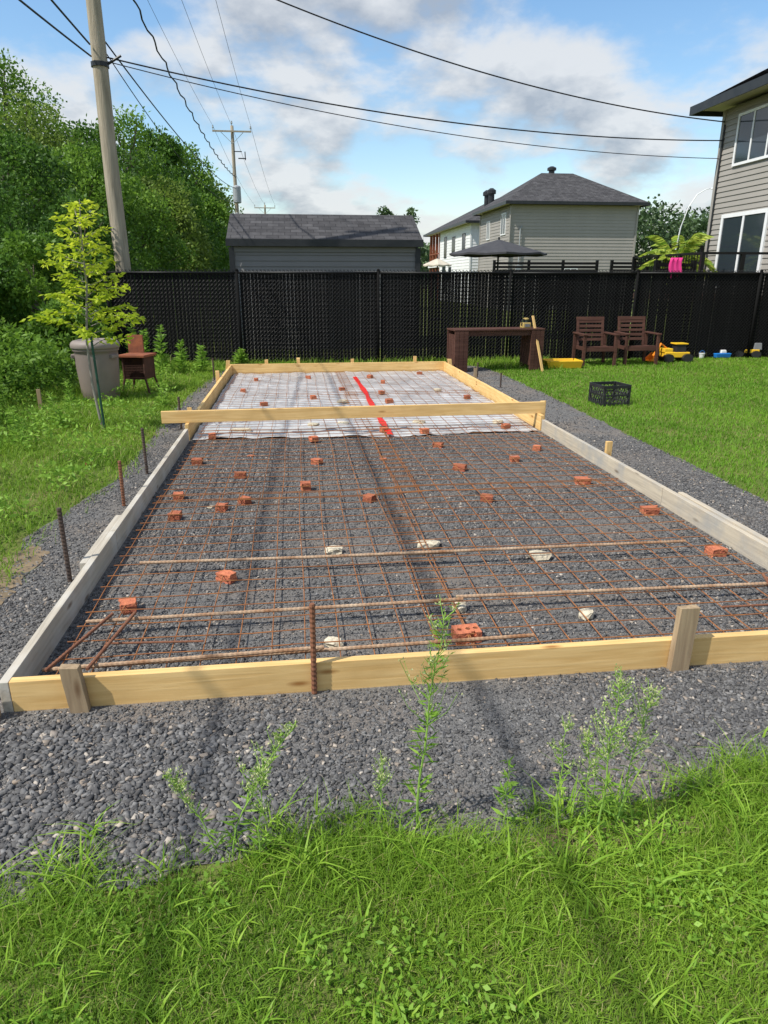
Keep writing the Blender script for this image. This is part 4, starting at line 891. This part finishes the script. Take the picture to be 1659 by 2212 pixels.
# ------------------------------------------------------------------ left objects
tb=G(221,866); bin_=thing('trash_bin','round taupe plastic trash bin with lid on the left grass','bin',tb)
MB().lathe((0,0,0),[(.225,0),(.245,.03),(.262,.2),(.282,.45),(.290,.66),(.288,.70),(.308,.71),(.308,.76)],48).build('body',mt['taupe'],bin_,smooth=True)
MB().lathe((0,0,.745),[(.318,0),(.326,.015),(.326,.05),(.318,.075),(.29,.10),(.23,.115),(.222,.10),(.07,.10),(.06,.13),(.02,.135)],48).build('lid',mt['taupelid'],bin_,smooth=True)
for a in (R(200),R(-20)): MB().box((.30*math.cos(a),.30*math.sin(a),.64),(.06,.14,.05),rz=a).build('handle',mt['taupe'],bin_,bevel=.01)
fb=G(302,852); fx_=thing('fire_box','rusty red outdoor fire box with mesh side next to the trash bin','fire box',fb,R(-8))
MB().box((0,.05,.58),(.42,.42,.035)).build('top_plate',mt['rustred'],fx_,bevel=.005)
MB().box((-.1,.24,.72),(.24,.03,.28)).build('back_panel',mt['rustred'],fx_)
for x,y in ((-.16,-.1),(.17,-.1),(-.16,.2),(.17,.2)): MB().path([(x*1.35,y*1.2,0),(x,y,.25),(x,y,.56)],[.018,.018,.018],6).build('leg',mt['darkrust'],fx_)
mb=MB()
for i in range(14): mb.tube((-.15+i*.0235,-.105,.25),(-.15+i*.0235,-.105,.56),.0025,n=4)
for i in range(14): mb.tube((-.16,-.105,.25+i*.0235),(.17,-.105,.25+i*.0235),.0025,n=4)
mb.build('mesh_screen',mt['darkrust'],fx_)
MB().box((0,.05,.25),(.33,.3,.02)).box((0,.19,.41),(.33,.015,.3)).box((.17,.05,.41),(.012,.28,.3)).box((-.165,.05,.41),(.012,.28,.3)).build('firebox_wall',mt['darkrust'],fx_)
# ------------------------------------------------------------------ table etc.
tA=Vector((1.30,13.12,0)); tbl=thing('garden_table','long dark brown wooden table before the fence','table',tA,R(12))
TL=1.78; mb=MB()
for i in range(5): mb.box((TL/2,.05+i*.104,.765),(TL,.098,.03))
mb.build('tabletop',mt['brownwood'],tbl,bevel=.004)
for x in (.14,TL-.14):
    mb=MB().box((x,.26,.06),(.06,.4,.06))
    for dx in (-.086,0,.086): mb.box((x+dx,.03,.374),(.08,.05,.748)); mb.box((x+dx,.49,.374),(.08,.05,.748))
    for i in range(4): mb.box((x-.1,.105+i*.103,.39),(.025,.09,.58))
    mb.build('leg_panel',mt['brownwood'],tbl)
for y in (.055,.465): MB().box((TL/2,y+.01,.70),(TL-.54,.03,.09)).build('apron',mt['brownwood'],tbl)
lc=tA+Vector((math.cos(R(12))*1.46-.2*math.sin(R(12)),math.sin(R(12))*1.46+.2*math.cos(R(12)),.781))
lv=thing('laser_level','small tan rotary laser level on the right end of the dark table','laser level',lc,R(15))
MB().box((0,0,.05),(.17,.15,.10),taper=.92).build('body',mt['tan'],lv,bevel=.012); MB().lathe((0,0,.10),[(.045,0),(.045,.055)],16).build('glass_head',mt['glass'],lv)
MB().lathe((0,0,.155),[(.055,0),(.055,.02),(.03,.03)],16).build('cap',mt['tan'],lv)
for sx in (-1,1): MB().path([(sx*.075,-.03,.03),(sx*.1,-.03,.05),(sx*.1,-.03,.14),(sx*.05,-.03,.165)],.011,6).build('handle',mt['trimd'],lv)
MB().box((0,-.076,.05),(.1,.006,.05)).build('control_panel',mt['greyp'],lv)
s0=G(1172,803); s1=P(1151,682,13.62); d=s1-s0
L_=d.length; m=d.to_track_quat('X','Z').to_matrix().to_4x4(); m.translation=s0
o=MB().box((L_/2,0,0),(L_,.045,.02)).build('wooden_stick',mt['newwood'],None); o.matrix_world=m; tag(o,'pale wooden stick leaning on the right end of the table','stick')
yt=G(1212,794); ty=thing('yellow_tray','shallow yellow plastic tray on the grass beside the table','tray',yt,R(6))
MB().box((0,0,.02),(.58,.34,.02)).build('base',mt['yellow'],ty)
for sx in (-1,1): MB().box((sx*.33,0,.08),(.03,.42,.15),ry=sx*.25).build('rim',mt['yellow'],ty,bevel=.006)
for sy in (-1,1): MB().box((0,sy*.21,.08),(.64,.03,.15),rx=-sy*.25).build('rim',mt['yellow'],ty,bevel=.006)
for i in range(4): MB().box((-.22+i*.14,0,.05),(.02,.32,.03)).build('rib',mt['yellow'],ty)
def chair(loc,rz,label):
    r=thing('garden_armchair',label,'chair',loc,rz,'brown wooden garden armchairs')
    W,D=.64,.60
    for x in (-W/2,W/2):
        MB().box((x,-D/2,.30),(.055,.055,.60)).build('leg',mt['brownwood'],r,bevel=.004)
        MB().box((x,D/2,.30),(.055,.055,.60)).build('leg',mt['brownwood'],r,bevel=.004)
        MB().box((x,0,.615),(.085,D+.10,.03)).build('armrest',mt['brownwood'],r,bevel=.005)
    mb=MB()
    for i in range(6): mb.box((0,-D/2+.05+i*.098,.375+(-.01*i)),(W-.06,.085,.022))
    mb.build('seat',mt['brownwood'],r,bevel=.003)
    MB().box((0,-D/2,.33),(W-.06,.03,.075)).box((-W/2+.04,0,.33),(.025,D-.06,.07)).box((W/2-.04,0,.33),(.025,D-.06,.07)).build('seat_frame',mt['brownwood'],r)
    mb=MB()
    for x in (-W/2+.06,W/2-.06): mb.box((x,D/2-.02+.05,.62),(.05,.035,.56),rx=-.2)
    for i in range(5): zz=.48+i*.088; mb.box((0,D/2-.02+.05+(zz-.62)*.2,zz),(W-.15,.02,.055),rx=-.2)
    mb.box((0,D/2+.03+.055,.89),(W-.06,.035,.07),rx=-.2)
    mb.build('backrest',mt['brownwood'],r,bevel=.003)
    return r
c1=chair((4.28,14.45,0),R(4),'left brown slatted garden armchair by the fence')
c2=copy_tree(c1); c2.location=(5.18,14.62,0); c2.rotation_euler[2]=R(3); c2['label']='right brown slatted garden armchair beside the toys'
mcp=G(1314,872); mc=thing('milk_crate','black plastic milk crate standing on the lawn','crate',mcp,R(14))
S=.40;Hc=.28
for sx in (-1,1):
    for sy in (-1,1): MB().box((sx*(S/2-.012),sy*(S/2-.012),Hc/2),(.03,.03,Hc-.002)).build('corner_post',mt['blackplastic'],mc)
def ringb(z_,h,t): 
    m_=MB()
    for s_ in (-1,1): m_.box((0,s_*S/2,z_),(S+.0,t,h)); m_.box((s_*S/2,0,z_),(t,S-t-.002,h))
    return m_
ringb(Hc-.02,.04,.014).build('rim',mt['blackplastic'],mc); ringb(.02,.04,.013).build('bottom_band',mt['blackplastic'],mc); ringb(Hc*.52,.022,.011).build('middle_band',mt['blackplastic'],mc)
mb=MB(); K=7
for side in range(4):
    a=side*PI/2
    for i in range(K):
        x0=-S/2+S*i/K; x1=x0+S/K
        for (za,zb) in ((.03,Hc*.52),(Hc*.52,Hc-.03)):
            for (xa,xb) in ((x0,x1),(x1,x0)):
                q0=Vector((xa,-S/2+.001,za));q1=Vector((xb,-S/2+.001,zb)); rm=Matrix.Rotation(a,3,'Z'); mb.path([rm@q0,rm@q1],.006,4)
mb.build('lattice',mt['blackplastic'],mc)
mb=MB()
for i in range(9): mb.box((-S/2+S*i/8*.98+.004,0,.012),(.012,S-.03,.01)); mb.box((0,-S/2+S*i/8*.98+.004,.013),(S-.03,.012,.008))
mb.build('floor_grid',mt['blackplastic'],mc)
def wheel(mb,x,y,r,w=.04): mb.path([(x,y-w/2,r),(x,y+w/2,r)],r,14)
tp=G(1455,781); t1=thing('toy_loader','yellow toy digger with dark cab on the lawn near the chairs','toy',tp,R(5)); t1.scale=(1.6,1.6,1.25)
MB().box((0,0,.12),(.34,.17,.09)).box((-.12,0,.19),(.12,.15,.07)).build('body',mt['yellow'],t1,bevel=.01)
MB().box((.05,0,.22),(.15,.15,.14),taper=.85).build('cab',mt['blackplastic'],t1,bevel=.01); MB().box((.05,0,.30),(.17,.16,.02)).build('cab_roof',mt['yellow'],t1,bevel=.004)
for x in (-.13,.13):
    for y in (-.1,.1): mb=MB(); wheel(mb,x,y,.07,.06); mb.build('wheel',mt['blackplastic'],t1)
MB().path([(-.1,0,.2),(-.2,0,.30),(-.29,0,.1)],.018,6).build('arm',mt['orange'],t1); MB().add([(-.38,-.1,.02),(-.38,.1,.02),(-.27,.1,.02),(-.27,-.1,.02),(-.27,-.1,.15),(-.27,.1,.15)],[(0,1,2,3),(3,2,5,4),(0,3,4),(1,5,2)]).build('bucket',mt['orange'],t1)
tp=G(1608,771); t2=thing('toy_excavator','yellow and blue toy truck with raised crane arm near the right edge','toy',tp,R(-8)); t2.scale=(1.55,1.55,1.15)
MB().box((0,0,.12),(.34,.16,.07)).build('chassis',mt['yellow'],t2,bevel=.01); MB().box((.14,0,.21),(.12,.15,.13),taper=.85).build('cab',mt['greyp'],t2,bevel=.01)
MB().path([(-.16,0,.12),(-.08,0,.26),(.02,0,.38)],.02,6).build('arm',mt['blue'],t2); MB().box((-.06,0,.2),(.2,.14,.08)).build('bed',mt['yellow'],t2,bevel=.005)
for x in (-.12,.12):
    for y in (-.09,.09): mb=MB(); wheel(mb,x,y,.065,.05); mb.build('wheel',mt['blackplastic'],t2)
tp=G(1557,773); t3=thing('toy_boat','small blue and white toy beside the toy truck','toy',tp,R(10)); t3.scale=(1.4,1.4,1.4)
MB().box((0,0,.04),(.24,.12,.07),taper=1.15).build('hull',mt['blue'],t3,bevel=.01); MB().box((.02,0,.10),(.1,.08,.05),taper=.8).build('cabin',mt['white'],t3,bevel=.01)
tp=G(1515,774); t4=thing('toy_bucket','small white toy bucket between the yellow and blue toys','toy',tp)
MB().lathe((0,0,0),[(.045,0),(.06,.10),(.066,.10),(.066,.115)],16).build('pail',mt['white'],t4); MB().path([(-.06,0,.11),(-.04,0,.15),(0,0,.17),(.04,0,.15),(.06,0,.11)],.004,5).build('handle',mt['blue'],t4)
# ------------------------------------------------------------------ light, sky, camera
S=Vector((-.78,-.42,1.15)).normalized(); el=math.asin(S.z); rot=math.atan2(S.x,S.y)
ld=bpy.data.lights.new('sun','SUN'); ld.energy=5.0; ld.angle=R(.6); ld.color=(1,.96,.88); lo=bpy.data.objects.new('sun',ld); col.objects.link(lo); lo.rotation_euler=S.to_track_quat('Z','Y').to_euler(); lo.location=(0,0,20)
w=bpy.data.worlds.new('World'); scene.world=w; w.use_nodes=True; nt=w.node_tree; N=nt.nodes; L=nt.links; bg=N['Background']; bg.inputs['Strength'].default_value=.15
sky=N.new('ShaderNodeTexSky'); sky.sky_type='NISHITA'; sky.sun_disc=False; sky.sun_elevation=el; sky.sun_rotation=rot; sky.air_density=1.2; sky.dust_density=.5; sky.ozone_density=1.8
tc=N.new('ShaderNodeTexCoord'); sx=N.new('ShaderNodeSeparateXYZ'); L.new(tc.outputs['Generated'],sx.inputs[0])
def MN(op,a,b=None,c=None,clamp=False):
    m=N.new('ShaderNodeMath'); m.operation=op; m.use_clamp=clamp
    for i,q in enumerate((a,b,c)):
        if q is None: continue
        if isinstance(q,(int,float)): m.inputs[i].default_value=q
        else: L.new(q,m.inputs[i])
    return m.outputs[0]
zc=MN('MAXIMUM',sx.outputs['Z'],0.0); dn=MN('ADD',zc,.36)
px=MN('DIVIDE',sx.outputs['X'],dn); py=MN('DIVIDE',sx.outputs['Y'],dn)
cb=N.new('ShaderNodeCombineXYZ'); L.new(px,cb.inputs[0]); L.new(py,cb.inputs[1]); cb.inputs[2].default_value=2.2
sc=N.new('ShaderNodeVectorMath'); sc.operation='MULTIPLY'; sc.inputs[1].default_value=(.95,.95,1); L.new(cb.outputs[0],sc.inputs[0])
def cn(vec):
    nz=N.new('ShaderNodeTexNoise'); nz.inputs['Scale'].default_value=2.7; nz.inputs['Detail'].default_value=12; nz.inputs['Roughness'].default_value=.54; nz.inputs['Distortion'].default_value=.08; L.new(vec,nz.inputs['Vector']); return nz.outputs['Fac']
na_=cn(cb.outputs[0]); nb_=cn(sc.outputs[0])
rp=N.new('ShaderNodeValToRGB'); rp.color_ramp.interpolation='EASE'; rp.color_ramp.elements[0].position=.42; rp.color_ramp.elements[1].position=.575; L.new(na_,rp.inputs['Fac'])
shade=MN('MULTIPLY_ADD',MN('SUBTRACT',na_,nb_),6.0,.60,clamp=True)
thick=MN('MULTIPLY_ADD',MN('SUBTRACT',na_,.55),-2.0,0.0)
sh2=MN('ADD',shade,MN('MINIMUM',thick,.1),clamp=True)
r2=N.new('ShaderNodeValToRGB'); cr=r2.color_ramp; cr.elements[0].position=.12; cr.elements[0].color=(2.8,3.1,3.55,1); cr.elements[1].position=.85; cr.elements[1].color=(5.4,5.5,5.6,1); L.new(sh2,r2.inputs['Fac'])
hs=N.new('ShaderNodeHueSaturation'); hs.inputs['Saturation'].default_value=1.18; hs.inputs['Value'].default_value=1.2; L.new(sky.outputs[0],hs.inputs['Color'])
mx=N.new('ShaderNodeMixRGB'); fac=MN('MULTIPLY',rp.outputs[0],.88); L.new(fac,mx.inputs['Fac']); L.new(hs.outputs[0],mx.inputs['Color1']); L.new(r2.outputs[0],mx.inputs['Color2'])
L.new(mx.outputs[0],bg.inputs['Color'])
cam=bpy.data.cameras.new('camera'); co=bpy.data.objects.new('camera',cam); col.objects.link(co); co.location=(0,0,CH); co.rotation_euler=(PI/2-PIT,0,0)
cam.sensor_fit='VERTICAL'; cam.sensor_height=24; cam.lens=24*FPX/2212; cam.clip_end=2000; cam.clip_start=.05
scene.camera=co
scene.view_settings.view_transform='Standard'; scene.view_settings.look='None'; scene.view_settings.exposure=0
